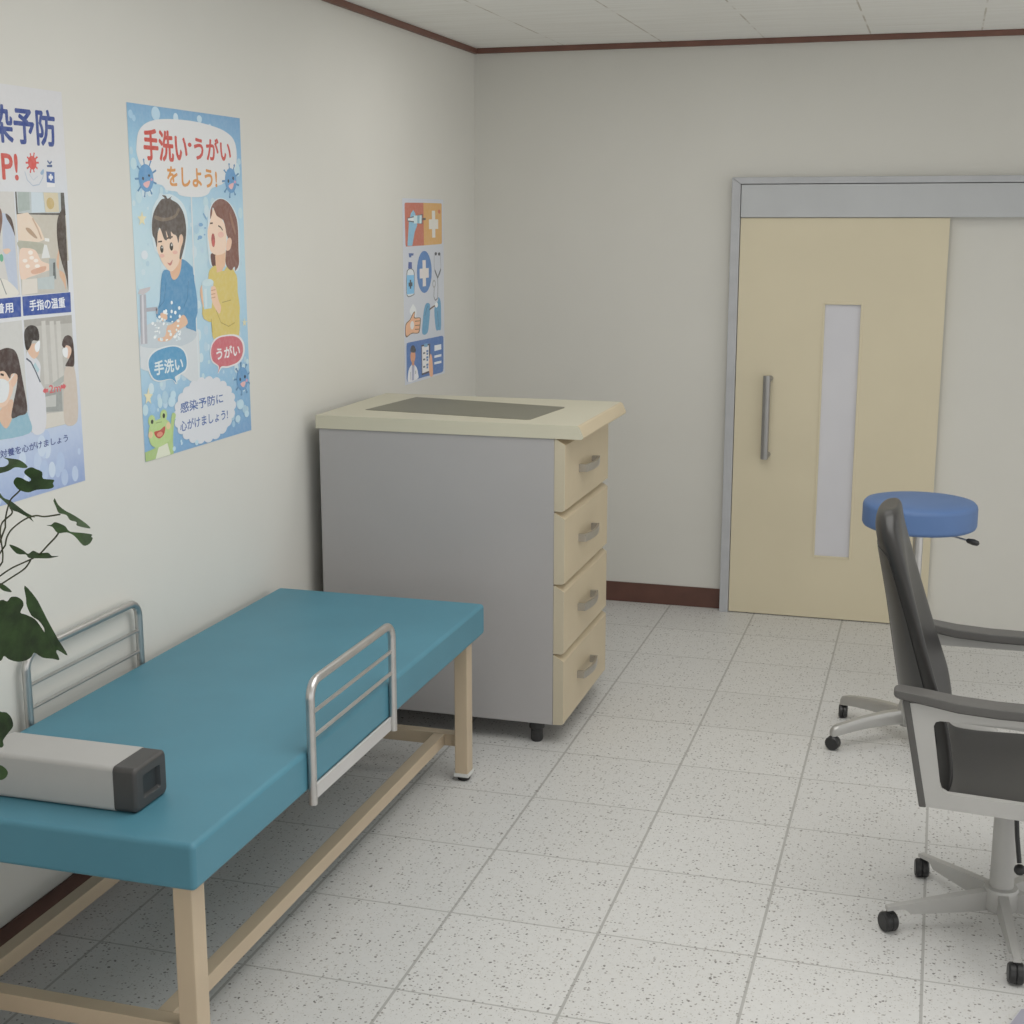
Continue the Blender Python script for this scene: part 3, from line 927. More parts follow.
ART_CLINIC = [
('g',None,(0,0,562,856),[('A5A9B4','A3A7B1'),('A9ADB6','A7ABB4'),('A5AAB6','A3A8B2')]),
('p','A75C49',[(28,827),(31,833),(41,836),(281,838),(277,643),(274,639),(39,638),(33,647)]),
('p','B58A48',[(276,837),(281,838),(525,838),(540,834),(538,648),(529,642),(280,639),(277,716)]),
('p','B58A48',[(268,834),(295,834),(290,640),(269,640)]),
('p','A75C49',[(241,834),(280,834),(280,639),(237,640)]),
('p','B7B4AE',[(354,715),(486,715),(486,761),(354,761)]),
('p','B7B4AE',[(397,674),(443,674),(443,802),(397,802)]),
('e','B0603F',(502,798,20,10)),
('p','6C9DB8',[(58,641),(82,748),(109,788),(142,804),(167,788),(191,734),(157,703),(122,640)]),
('p','47505A',[(63,768),(266,786),(262,739),(63,752)]),
('p','BDC2C6',[(70,765),(147,770),(146,753),(69,756)]),
('p','A9BCC2',[(147,778),(255,780),(251,742),(148,742)]),
('p','6F98A8',[(193,779),(226,780),(222,742),(193,742)]),
('l','4E4A46',10,[(265,762),(308,763)]),
('e','476FA3',(282,514,103,100)),
('p','BAB4B2',[(216,485),(343,485),(343,531),(216,531)]),
('p','BAB4B2',[(257,446),(302,446),(302,570),(257,570)]),
('p','41588A',[(73,607),(138,605),(135,595),(107,595),(107,587),(78,588)]),
('l','A9B0BC',14,[(90,587),(87,565)]),
('p','44548C',[(69,567),(113,565),(114,535),(63,537)]),
('s','5C6066',[(41,513),(66,534),(118,534),(147,509),(141,428),(133,412),(40,414)]),
('s','B4BAC0',[(49,510),(70,531),(115,530),(139,507),(133,428),(127,415),(45,418)]),
('p','62A0C6',[(44,507),(141,505),(138,419),(42,419)]),
('p','3E4650',[(67,454),(116,454),(116,472),(67,472)]),
('p','3E4650',[(82,443),(100,443),(100,484),(82,484)]),
('l','85888E',6,[(424,591),(420,537),(436,504),(470,481),(507,501),(520,534),(513,589)]),
('l','5B5F66',12,[(429,518),(470,479),(519,520)]),
('l','6C7076',7,[(470,479),(472,431),(467,379),(431,371),(411,391),(419,433)]),
('e','8A8C90',(417,452,24,20)),
('e','A9ACB4',(417,452,14,12)),
('e','3E4148',(446,596,17,8)),
('e','3E4148',(496,594,18,8)),
('s','B9BDC0',[(76,335),(105,363),(126,369),(154,350),(167,330),(145,306)]),
('s','6B5240',[(19,281),(75,301),(118,328),(146,333),(142,307),(209,302),(223,289),(206,238),(177,228),(100,233),(19,223)]),
('s','C49470',[(26,278),(82,298),(122,324),(140,327),(134,303),(204,299),(213,287),(196,241),(170,232),(100,237),(27,229)]),
('l','7A5A44',4,[(144,288),(213,286)]),
('l','7A5A44',4,[(143,268),(212,266)]),
('l','7A5A44',4,[(143,250),(211,247)]),
('e','BDBABA',(106,272,25,20)),
('s','4F86A8',[(242,223),(252,290),(275,343),(306,364),(350,359),(356,333),(344,283),(315,222)]),
('l','355E78',4,[(281,303),(305,336),(327,350)]),
('s','4F86A8',[(436,231),(416,319),(440,354),(471,367),(479,385),(510,360),(515,288),(510,226),(474,223)]),
('l','5E4B40',8,[(346,331),(394,341),(448,348)]),
('e','BFC2C6',(448,348,22,13)),
('l','355E78',4,[(462,317),(475,239)]),
('p','42669E',[(26,178),(29,193),(50,195),(270,193),(528,191),(547,182),(542,25),(535,12),(507,8),(264,12),(49,12),(33,14),(22,27)]),
('s','BCBEC4',[(46,10),(44,54),(66,77),(108,90),(157,68),(177,36),(173,14)]),
('p','8C8FA8',[(94,89),(129,85),(119,12),(91,12)]),
('l','4A4C52',4,[(75,56),(77,16)]),
('l','4A4C52',6,[(146,54),(144,39)]),
('e','B9805F',(110,126,34,30)),
('p','B07A5A',[(92,109),(126,106),(125,81),(94,84)]),
('s','3F4148',[(76,154),(91,175),(126,175),(150,153),(138,142),(96,145)]),
('p','4A4750',[(225,169),(351,166),(350,26),(227,23)]),
('p','BDBCBE',[(235,161),(331,159),(336,35),(235,32)]),
('p','5A88A8',[(262,171),(314,172),(313,154),(266,156)]),
('l','555A62',8,[(250,127),(279,127)]),
('l','47699A',10,[(294,133),(324,133)]),
('l','47699A',10,[(297,120),(321,120)]),
('l','555A62',8,[(249,97),(278,96)]),
('l','47699A',10,[(293,103),(323,102)]),
('l','47699A',10,[(296,90),(320,90)]),
('l','555A62',8,[(248,61),(277,61)]),
('l','47699A',10,[(292,67),(322,67)]),
('l','47699A',10,[(295,54),(318,54)]),
('s','C4916E',[(338,96),(356,115),(378,92),(386,9),(341,10),(328,66)]),
('p','BDC0C6',[(411,152),(511,150),(513,124),(411,124)]),
('l','BDC0C6',12,[(409,96),(513,95)]),
('l','BDC0C6',12,[(408,64),(512,62)])]

def smooth_loop(p, n=5):
    out = []; N = len(p)
    for i in range(N):
        a, b_, c, d = (Vector(p[(i+k-1) % N]) for k in range(4))
        for j in range(n):
            t = j/n
            out.append(.5*((2*b_)+(-a+c)*t+(2*a-5*b_+4*c-d)*t*t+(-a+3*b_-3*c+d)*t*t*t))
    return [tuple(v) for v in out]
def text_mesh(s):
    cu = bpy.data.curves.new('lettering', 'FONT'); cu.body = s; cu.resolution_u = 3
    o = bpy.data.objects.new('lettering', cu); C.objects.link(o)
    bpy.context.view_layer.update()
    dg = bpy.context.evaluated_depsgraph_get()
    me = bpy.data.meshes.new_from_object(o.evaluated_get(dg))
    vs = [tuple(v.co[:2]) for v in me.vertices]; fs = [tuple(p.vertices) for p in me.polygons]
    bpy.data.objects.remove(o); bpy.data.curves.remove(cu); bpy.data.meshes.remove(me)
    return vs, fs
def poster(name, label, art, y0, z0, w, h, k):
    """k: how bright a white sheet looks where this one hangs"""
    bm = NB(); cl = bm.loops.layers.float_color.new('art')
    x = [XL+.0009]
    def P(u, v): return (x[0], y0+max(0, min(w, u))/1000, z0+max(0, min(h, v))/1000)
    def face(pts, col):
        q = []
        for p in pts:
            p = P(*p)
            if not q or (Vector(p)-Vector(q[-1])).length > 2e-4: q.append(p)
        while len(q) > 2 and (Vector(q[0])-Vector(q[-1])).length < 2e-4: q.pop()
        if len(q) < 3: return
        ar = sum(q[i][1]*q[(i+1) % len(q)][2]-q[(i+1) % len(q)][1]*q[i][2] for i in range(len(q)))
        if ar < 0: q = q[::-1]
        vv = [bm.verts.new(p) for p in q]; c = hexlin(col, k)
        tris = [tuple(range(len(q)))] if len(q) < 4 else tessellate_polygon([[Vector((p[1], p[2], 0)) for p in q]])
        for tr in tris:
            if len(set(tr)) < 3: continue
            a, b_, c_ = (q[i] for i in tr)
            if (b_[1]-a[1])*(c_[2]-a[2])-(b_[2]-a[2])*(c_[1]-a[1]) < 0: tr = tr[::-1]
            f = bm.faces.new([vv[i] for i in tr])
            for l in f.loops: l[cl] = c
    for o in art:
        t, col = o[0], o[1]
        x[0] += .000003
        if t == 'p': face(o[2], col)
        elif t == 's': face(smooth_loop(o[2]), col)
        elif t == 'e':
            u, v, a, b_ = o[2]; face([(u+a*math.cos(i*PI/12), v+b_*math.sin(i*PI/12)) for i in range(24)], col)
        elif t == 'l':
            hw = o[2]/2; pts = o[3]
            for (a, b_) in zip(pts, pts[1:]):
                d = Vector((b_[0]-a[0], b_[1]-a[1]))
                if d.length < 1: continue
                nrm = Vector((-d.y, d.x)).normalized()*hw
                face([(a[0]+nrm.x, a[1]+nrm.y), (b_[0]+nrm.x, b_[1]+nrm.y), (b_[0]-nrm.x, b_[1]-nrm.y), (a[0]-nrm.x, a[1]-nrm.y)], col)
        elif t == 'g':
            u0, v0, u1, v1 = o[2]; rows = o[3]; n = len(rows)-1
            for i in range(n):
                va, vb = v1-(v1-v0)*i/n, v1-(v1-v0)*(i+1)/n
                f = bm.faces.new([bm.verts.new(P(*q)) for q in ((u0, vb), (u1, vb), (u1, va), (u0, va))])
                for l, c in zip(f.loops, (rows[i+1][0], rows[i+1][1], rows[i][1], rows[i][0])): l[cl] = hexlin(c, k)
        elif t == 't':
            vs, fs = text_mesh(o[2]); u0, v0, u1, v1 = o[3]; bold = o[4]
            ax, bx_ = min(v[0] for v in vs), max(v[0] for v in vs); ay, by_ = min(v[1] for v in vs), max(v[1] for v in vs)
            g = .022*bold*(v1-v0); c = hexlin(col, k)
            sx, sy = (u1-u0-2*g)/(bx_-ax), (v1-v0-2*g)/(by_-ay)
            shifts = [(0, 0)] + [(g*math.cos(i*PI/3), g*math.sin(i*PI/3)) for i in range(6)]
            for si, (ex, ey) in enumerate(shifts):
                x[0] += .000001
                nv = [bm.verts.new(P(u0+g+(v[0]-ax)*sx+ex, v0+g+(v[1]-ay)*sy+ey)) for v in vs]
                for f in fs:
                    ff = bm.faces.new([nv[i] for i in f])
                    for l in ff.loops: l[cl] = c
    # the sheet itself, a thin slab behind the print
    xs = XL+.0004
    q = [(xs, y0, z0), (xs, y0+w/1000, z0), (xs, y0+w/1000, z0+h/1000), (xs, y0, z0+h/1000)]
    va = [bm.verts.new(p) for p in q]; vb = [bm.verts.new((XL+.0008, p[1], p[2])) for p in q]
    for f in [bm.faces.new(vb)] + [bm.faces.new((va[i], va[(i+1) % 4], vb[(i+1) % 4], vb[i])) for i in range(4)]:
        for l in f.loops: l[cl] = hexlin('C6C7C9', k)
    m = M(name+'_print', (.8, .8, .8), .45, 0, .3)
    at = m.new('ShaderNodeVertexColor', layer_name='art'); v = m.coord()
    n = m.noise(v, 70., 4.)
    m.base(m.mix(m.math('MULTIPLY', m.ramp(n.outputs['Fac'], .4, .75), .10), at.outputs['Color'], (.8, .82, .85)))
    return tag(obj(name, bm, m.m, None, None, False, flat=True), label, 'poster')
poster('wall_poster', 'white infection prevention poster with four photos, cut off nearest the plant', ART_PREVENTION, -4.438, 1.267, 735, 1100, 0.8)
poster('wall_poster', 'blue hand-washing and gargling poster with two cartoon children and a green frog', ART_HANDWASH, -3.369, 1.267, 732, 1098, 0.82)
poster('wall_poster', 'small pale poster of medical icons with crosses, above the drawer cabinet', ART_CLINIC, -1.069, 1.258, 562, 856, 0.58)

# ------------------------------------------------------------------ examination bed
bx0, bx1, by0, by1 = -.597, .220, -4.668, -2.540
bed = thing('examination_bed', 'teal padded examination bed on beige steel legs, along the poster wall', 'bed', (-.19, -3.6, 0))
b = NB(); box(b, bx0, bx1, by0, by1, .541, .655)
bmesh.ops.bevel(b, geom=[e for e in b.edges], offset=.014, segments=4, profile=.5, affect='EDGES')
obj('mattress', b, TEAL, bed)
for sx in (0, 1):
    for sy in (0, 1):
        x0 = .135 if sx else -.565; yy = -2.642 if sy else -4.625
        leg = obj('leg', box(NB(), x0, x0+.05, yy, yy+.062, .03, .552, .005, 2), BEIGE, bed)
        b = NB(); box(b, x0-.004, x0+.054, yy-.004, yy+.066, .018, .032, .003); obj('foot', b, PALEMETAL, leg, 'pale metal foot plate')
        b = NB(); lathe(b, [(.0, 0), (.02, 0), (.023, .004), (.023, .019), (0, .019)], x0+.025, yy+.031, 20); obj('rubber_foot', b, RUBBER, leg, 'black rubber foot')
for yy in (-2.592, -4.602):
    obj('crossbar', box(NB(), -.515, .135, yy, yy+.045, .114, .161, .003, 2), BEIGE, bed)
for x0 in (.037, -.513):
    obj('lower_rail', box(NB(), x0, x0+.043, -4.556, -2.592, .115, .160, .003, 2), BEIGE, bed)
for s, xc in ((1, .2315), (-1, -.6105)):
    ya, yb, zt, zb, R = -4.063-(.02 if s < 0 else 0), -3.483-(.02 if s < 0 else 0), .841+(.008 if s < 0 else 0), .507, .045
    r = .012
    path = [(xc, ya, zb+.0)] + [(xc, ya, .6)] + [(xc, y, z) for y, z in arc(ya+R, zt-R, R, 180, 90, 8)] + [(xc, y, z) for y, z in arc(yb-R, zt-R, R, 90, 0, 8)] + [(xc, yb, .6), (xc, yb, zb)]
    g = obj('guard_rail', tube(NB(), path, r, 12), CHROME, bed, 'tubular steel guard rail on the %s side' % ('open' if s > 0 else 'wall'))
    for z in (.757, .690):
        obj('rail_bar', tube(NB(), [(xc, ya, z), (xc, yb, z)], .0055, 8), CHROME, g)
    obj('mounting_plate', box(NB(), xc-.006*s-.003, xc-.006*s+.003, ya+.005, yb-.005, .509, .551, .001, 1), RAILPLATE, g, 'flat metal mounting plate')

# ------------------------------------------------------------------ white box with the black cap, lying across the bed
wb = thing('white_case', 'long white box with a charcoal cap at one end, lying across the teal bed', 'box', (-.2, -4.48, .655))
ya, yb, za, zb = -4.558, -4.412, .6555, .7675
b = NB(); prism(b, roundrect(ya, yb, za, zb, .012, 4), -.412, -.047, 0); obj('case_body', b, WHITEPL, wb)
b = NB(); rings = []
for xx, ins, rr in ((-.0468, .001, .012), (.003, .001, .012), (.0075, .003, .013), (.0105, .0065, .013), (.012, .011, .012), (.012, .034, .006), (.007, .038, .004), (.002, .040, .003)):
    rings.append([b.verts.new((xx, p[0], p[1])) for p in roundrect(ya+ins, yb-ins, za+ins*.8, zb-ins*.8, rr, 5)])
for gi, (A, B) in enumerate(zip(rings, rings[1:])):
    for k in range(len(A)):
        f = b.faces.new((A[k], A[(k+1) % len(A)], B[(k+1) % len(A)], B[k])); f.material_index = 1 if gi >= 5 else 0
b.faces.new(rings[0]); b.faces.new(rings[-1]).material_index = 1
obj('end_cap', b, [CAPM, CAPIN], wb, 'charcoal plastic end cap with a recess')

# ------------------------------------------------------------------ drawer cabinet
cx0, cx1, cy0, cy1 = -.570, .387, -2.200, -1.462
cab = thing('drawer_cabinet', 'tall grey cabinet with a cream top and four beige drawers, beyond the bed', 'cabinet', (-.1, -1.83, 0))
obj('carcass', box(NB(), cx0, cx1, cy0, cy1, .088, 1.2165, .002, 1), GREYLAM, cab)
b = NB()   # worktop with a slanted, rounded front edge on the drawer side
prism(b, [(-.580, 1.2165), (.490, 1.2165), (.499, 1.221), (.500, 1.229), (.485, 1.262), (.476, 1.268), (-.580, 1.268)], -2.207, -1.456, 1)
b.faces.ensure_lookup_table(); bmesh.ops.recalc_face_normals(b, faces=b.faces[:])
for f in b.faces:
    if f.normal.x > .3 or (f.normal.z < -.5): f.material_index = 1
obj('worktop', b, [CREAM, DRAWERM], cab, 'cream worktop with a beige front edge')
b = NB(); prism(b, [(-.452, -2.005), (.235, -2.10), (.250, -2.103), (.262, -2.09), (.30, -1.72), (.297, -1.703), (.28, -1.695), (-.40, -1.558)], 1.2675, 1.2695, 2)
obj('inset_panel', b, INSET, cab, 'dark olive rectangular panel set in the worktop')
def bow_handle(parent, zc, ya, yb):
    b = NB(); xf = .430; n = 12; hw = .0145
    # flat strip bowed outward between two feet
    outer = [(xf, ya), (xf+.030, ya)] + [(xf+.030+.014*math.sin(PI*i/n), ya+(yb-ya)*i/n) for i in range(1, n)] + [(xf+.030, yb), (xf, yb)]
    t = .009
    inner = [(xf, yb-t*1.6), (xf+.023, yb-t*1.6)] + [(xf+.022+.013*math.sin(PI*i/n), ya+(yb-ya)*i/n) for i in range(n-1, 0, -1)] + [(xf+.023, ya+t*1.6), (xf, ya+t*1.6)]
    prism(b, outer+inner, zc-hw, zc+hw, 2)
    obj('handle', b, NICKEL, parent, 'brushed bow handle')
for z0, z1 in ((.938, 1.2155), (.654, .932), (.377, .648), (.090, .371)):
    b = NB()
    prism(b, [(cx1+.001, z0), (.418, z0), (.430, z0+.006), (.430, z1-.024), (cx1+.006, z1), (cx1+.001, z1)], cy0, cy1-.012, 1)
    bmesh.ops.recalc_face_normals(b, faces=b.faces[:])
    # ease the far and near vertical front edges
    es = [e for e in b.edges if all(abs(v.co.x-.430) < 1e-4 for v in e.verts) and abs(e.verts[0].co.z-e.verts[1].co.z) > .05]
    bmesh.ops.bevel(b, geom=es, offset=.004, segments=2, profile=.5, affect='EDGES')
    bmesh.ops.recalc_face_normals(b, faces=b.faces[:])
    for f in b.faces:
        if f.normal.y < -.5: f.material_index = 1  # near side takes the copy toned for its light
    d = obj('drawer', b, [DRAWERM, DRAWERS], cab)
    bow_handle(d, {.938: 1.071, .654: .793, .377: .511, .090: .231}[z0], -1.985, -1.755)
for x in (cx0+.07, .310):
    for y in (cy0+.05, cy1-.07):
        b = NB(); lathe(b, [(0, 0), (.02, 0), (.024, .006), (.024, .05), (.03, .055), (.03, .0875), (0, .0875)], x, y, 20)
        obj('foot', b, BLACKPL, cab, 'black foot')

# ------------------------------------------------------------------ shared star base
def caster(parent, x, y, ang, rad=.028, wid=.036, z=None):
    """twin wheel on its side axis, rolling tangentially"""
    b = NB(); ax = Vector((math.cos(ang), math.sin(ang), 0)); cpos = Vector((x, y, rad))
    prof = [(0, -wid/2), (rad*.82, -wid/2), (rad, -wid/2+.005), (rad, -.003), (rad*.9, 0), (rad, .003), (rad, wid/2-.005), (rad*.82, wid/2), (0, wid/2)]
    side = Vector((-ax.y, ax.x, 0)); up = Vector((0, 0, 1)); n = 20; rings = []
    for r, t in prof:
        if r == 0: rings.append([b.verts.new(cpos+ax*t)])
        else: rings.append([b.verts.new(cpos+ax*t+side*r*math.cos(2*PI*k/n)+up*r*math.sin(2*PI*k/n)) for k in range(n)])
    for A, B in zip(rings, rings[1:]):
        for k in range(n):
            f = list(dict.fromkeys((A[k % len(A)], A[(k+1) % len(A)], B[(k+1) % len(B)], B[k % len(B)]))) 
            if len(f) > 2: b.faces.new(f)
    tube(b, [(x, y, rad*1.5), (x, y, (z or rad*2.3))], .007, 8)
    return obj('caster', b, BLACKPL, parent, 'black caster wheel')

# ------------------------------------------------------------------ round blue stool
sx, sy = 1.711, -1.735
st = thing('round_stool', 'round stool with a blue padded seat on a five-star caster base, before the door', 'stool', (sx, sy, 0))
b = NB(); lathe(b, [(0, .866), (.198, .866), (.208, .871), (.213, .882), (.213, .944), (.210, .956), (.202, .965), (.17, .971), (.1, .974), (0, .975)], sx, sy, 56)
obj('seat', b, BLUE, st, 'blue vinyl padded seat', ang=60)
b = NB(); lathe(b, [(0, .845), (.055, .845), (.06, .867), (0, .867)], sx, sy, 32); obj('seat_plate', b, BLACKPL, st)
b = NB(); lathe(b, [(0, .13), (.021, .13), (.021, .50), (.019, .505), (.019, .85), (0, .85)], sx, sy, 24); obj('column', b, CHROME, st)
b = NB(); lathe(b, [(0, .065), (.03, .065), (.042, .08), (.045, .12), (.036, .15), (.026, .19), (.022, .21), (0, .21)], sx, sy, 28); obj('hub', b, ALUDK, st)
for k in range(5):
    a = math.radians(142+72*k); d = Vector((math.cos(a), math.sin(a), 0)); s = Vector((-d.y, d.x, 0)); c0 = Vector((sx, sy, 0))
    b = NB(); rings = []
    for t, zt, zb, w in ((.02, .132, .080, .024), (.10, .130, .081, .021), (.18, .122, .078, .0195), (.255, .110, .070, .018), (.305, .100, .062, .018), (.328, .093, .057, .016), (.338, .082, .057, .011)):
        ring = [(w, zb), (w, zb+(zt-zb)*.65), (w*.6, zt), (-w*.6, zt), (-w, zb+(zt-zb)*.65), (-w, zb)]
        rings.append([b.verts.new(c0+d*t+s*q+Vector((0, 0, z))) for q, z in ring])
    for A, B in zip(rings, rings[1:]):
        for i in range(6): b.faces.new((A[i], A[(i+1) % 6], B[(i+1) % 6], B[i]))
    b.faces.new(rings[0]); b.faces.new(rings[-1])
    leg = obj('leg', b, ALUDK, st, ang=50)
    caster(leg, sx+d.x*.328, sy+d.y*.328, a+.7, .028, .036, .062)
b = NB(); tube(b, [(sx+.06, sy-.03, .852), (sx+.14, sy-.07, .847), (sx+.185, sy-.09, .840)], .004, 8)
lv = obj('lever', b, CHROME, st, 'thin height lever')
b = NB(); tube(b, [(sx+.175, sy-.085, .842), (sx+.18, sy-.088, .841), (sx+.20, sy-.098, .8385), (sx+.215, sy-.105, .836), (sx+.22, sy-.107, .8355)], [.004, .009, .012, .010, .004], 14)
obj('knob', b, BLACKPL, lv, 'black knob')

# ------------------------------------------------------------------ office armchair, facing away to the right
ox, oy = 2.010, -3.205
ch = thing('office_chair', 'black office armchair with aluminium side frames and a tall tapered back', 'chair', (ox, oy, 0))
b = NB(); lathe(b, [(0, .05), (.045, .05), (.052, .06), (.052, .105), (.046, .118), (.032, .122), (0, .122)], ox, oy, 32); obj('hub', b, ALU, ch)
b = NB(); lathe(b, [(0, .118), (.034, .118), (.034, .40), (.030, .405), (.030, .43), (0, .43)], ox, oy, 28); obj('column', b, ALU, ch)
for k in range(5):
    a = math.radians(203.3+72*k); d = Vector((math.cos(a), math.sin(a), 0)); s = Vector((-d.y, d.x, 0)); c0 = Vector((ox, oy, 0))
    b = NB(); rings = []
    for t, zt, zb, w in ((.035, .112, .052, .014), (.12, .103, .050, .013), (.22, .091, .051, .012), (.275, .084, .052, .011), (.29, .082, .066, .011), (.30, .081, .068, .011), (.345, .076, .064, .010)):
        rings.append([b.verts.new(c0+d*t+s*q+Vector((0, 0, z))) for q, z in ((w, zb), (w, zt), (-w, zt), (-w, zb))])
    for A, B in zip(rings, rings[1:]):
        for i in range(4): b.faces.new((A[i], A[(i+1) % 4], B[(i+1) % 4], B[i]))
    b.faces.new(rings[0]); b.faces.new(rings[-1])
    leg = obj('leg', b, ALU, ch)
    caster(leg, ox+d.x*.337, oy+d.y*.337, {0: .6, 1: .08, 2: .9, 3: 1.4, 4: .12}[k], .029, .042, .068)
b = NB(); tube(b, [(ox+.018, oy-.10, .40), (ox+.024, oy-.115, .33), (ox+.034, oy-.13, .255)], .0065, 8)
lv = obj('lever', b, BLACKPL, ch, 'black height lever')
b = NB(); bmesh.ops.create_uvsphere(b, u_segments=16, v_segments=10, radius=.016, matrix=Matrix.Translation((ox+.036, oy-.133, .236))); obj('knob', b, BLACKPL, lv)
# seat-and-back shell: rounded cross-sections swept down the back and out along the seat, wings wrapping forward
SP = [(1.634, 1.231, .05, .0, .018), (1.618, 1.227, .10, .0, .046), (1.604, 1.207, .135, .004, .068), (1.603, 1.165, .165, .010, .075), (1.621, 1.08, .195, .026, .070), (1.648, .95, .225, .050, .060),
      (1.675, .80, .25, .076, .054), (1.702, .66, .275, .094, .056), (1.735, .55, .29, .082, .058), (1.768, .465, .30, .052, .060), (1.825, .422, .305, .035, .062), (1.91, .408, .31, .03, .066), (2.05, .41, .31, .03, .066), (2.20, .42, .305, .025, .062), (2.29, .425, .29, .02, .05), (2.315, .425, .25, .015, .02)]
def spine(v):
    f = v*(len(SP)-1); i = min(int(f), len(SP)-2); t = f-i
    def cr(k):
        a, b_, c, d_ = (SP[max(0, min(len(SP)-1, i+q))][k] for q in (-1, 0, 1, 2))
        return .5*(2*b_+(c-a)*t+(2*a-5*b_+4*c-d_)*t*t+(3*b_-a-3*c+d_)*t*t*t)
    return [cr(k) for k in range(5)]
def frame_at(v):
    X, Z, hw, wr, th = spine(v); e = .012
    a, c = spine(max(.06, v-e)), spine(min(1, max(.06, v)+e))
    tx, tz = c[0]-a[0], c[1]-a[1]; L = math.hypot(tx, tz)
    nx, nz = -tz/L, tx/L; m_ = max(0, min(1, (v-.22)/.12)); nx, nz = nx*m_+.985*(1-m_), nz*m_+.17*(1-m_); L = math.hypot(nx, nz)
    return X, Z, hw, wr, th, nx/L, nz/L           # last two: forward on the back, up on the seat
b = NB(); rings = []; NR = 44
for i in range(91):
    X, Z, hw, wr, th, nx, nz = frame_at(i/90); ring = []
    for k in range(NR):
        a = 2*PI*k/NR; ca, sa = math.cos(a), math.sin(a)
        t = math.copysign(abs(ca)**.75, ca); w = wr*abs(t)**1.9+th/2+math.copysign(abs(sa)**.8, sa)*th/2
        ring.append(b.verts.new((X+nx*w, oy+hw*t, Z+nz*w)))
    rings.append(ring)
for A, B in zip(rings, rings[1:]):
    for k in range(NR): b.faces.new((A[k], A[(k+1) % NR], B[(k+1) % NR], B[k]))
b.faces.new(rings[0]); b.faces.new(rings[-1])
obj('seat_shell', b, DARKSH, ch, 'charcoal moulded seat and back shell', ang=60)
def outer(v, t, off):
    X, Z, hw, wr, th, nx, nz = frame_at(v)
    sa = (1-min(1, abs(t)**(2/.75)))**.5; w = wr*abs(t)**1.9+th/2-sa**.8*th/2-off
    return Vector((X+nx*w, oy+hw*t, Z+nz*w))
for s in (-1, 1):   # a darker inlay on each half of the back's outside, rounded at its top
    b = NB(); nv, nt = 30, 10; G = []
    for i in range(nv+1):
        v = .235+(.50-.235)*i/nv; row = []
        for j in range(nt+1):
            u = j/nt; lift = .016*(2*u-1)**4 if i == 0 else .016*(2*u-1)**4*max(0, 1-i/6)
            row.append(outer(v+lift, s*(.08+(.90-.08)*u), .0025))
        G.append([b.verts.new(p) for p in row])
    for i in range(nv):
        for j in range(nt): b.faces.new((G[i][j], G[i][j+1], G[i+1][j+1], G[i+1][j]))
    bmesh.ops.recalc_face_normals(b, faces=b.faces[:])
    bmesh.ops.solidify(b, geom=b.faces[:], thickness=.004)
    obj('back_panel', b, DARKPN, ch, 'darker glossy panel on the outside of the back', ang=60)
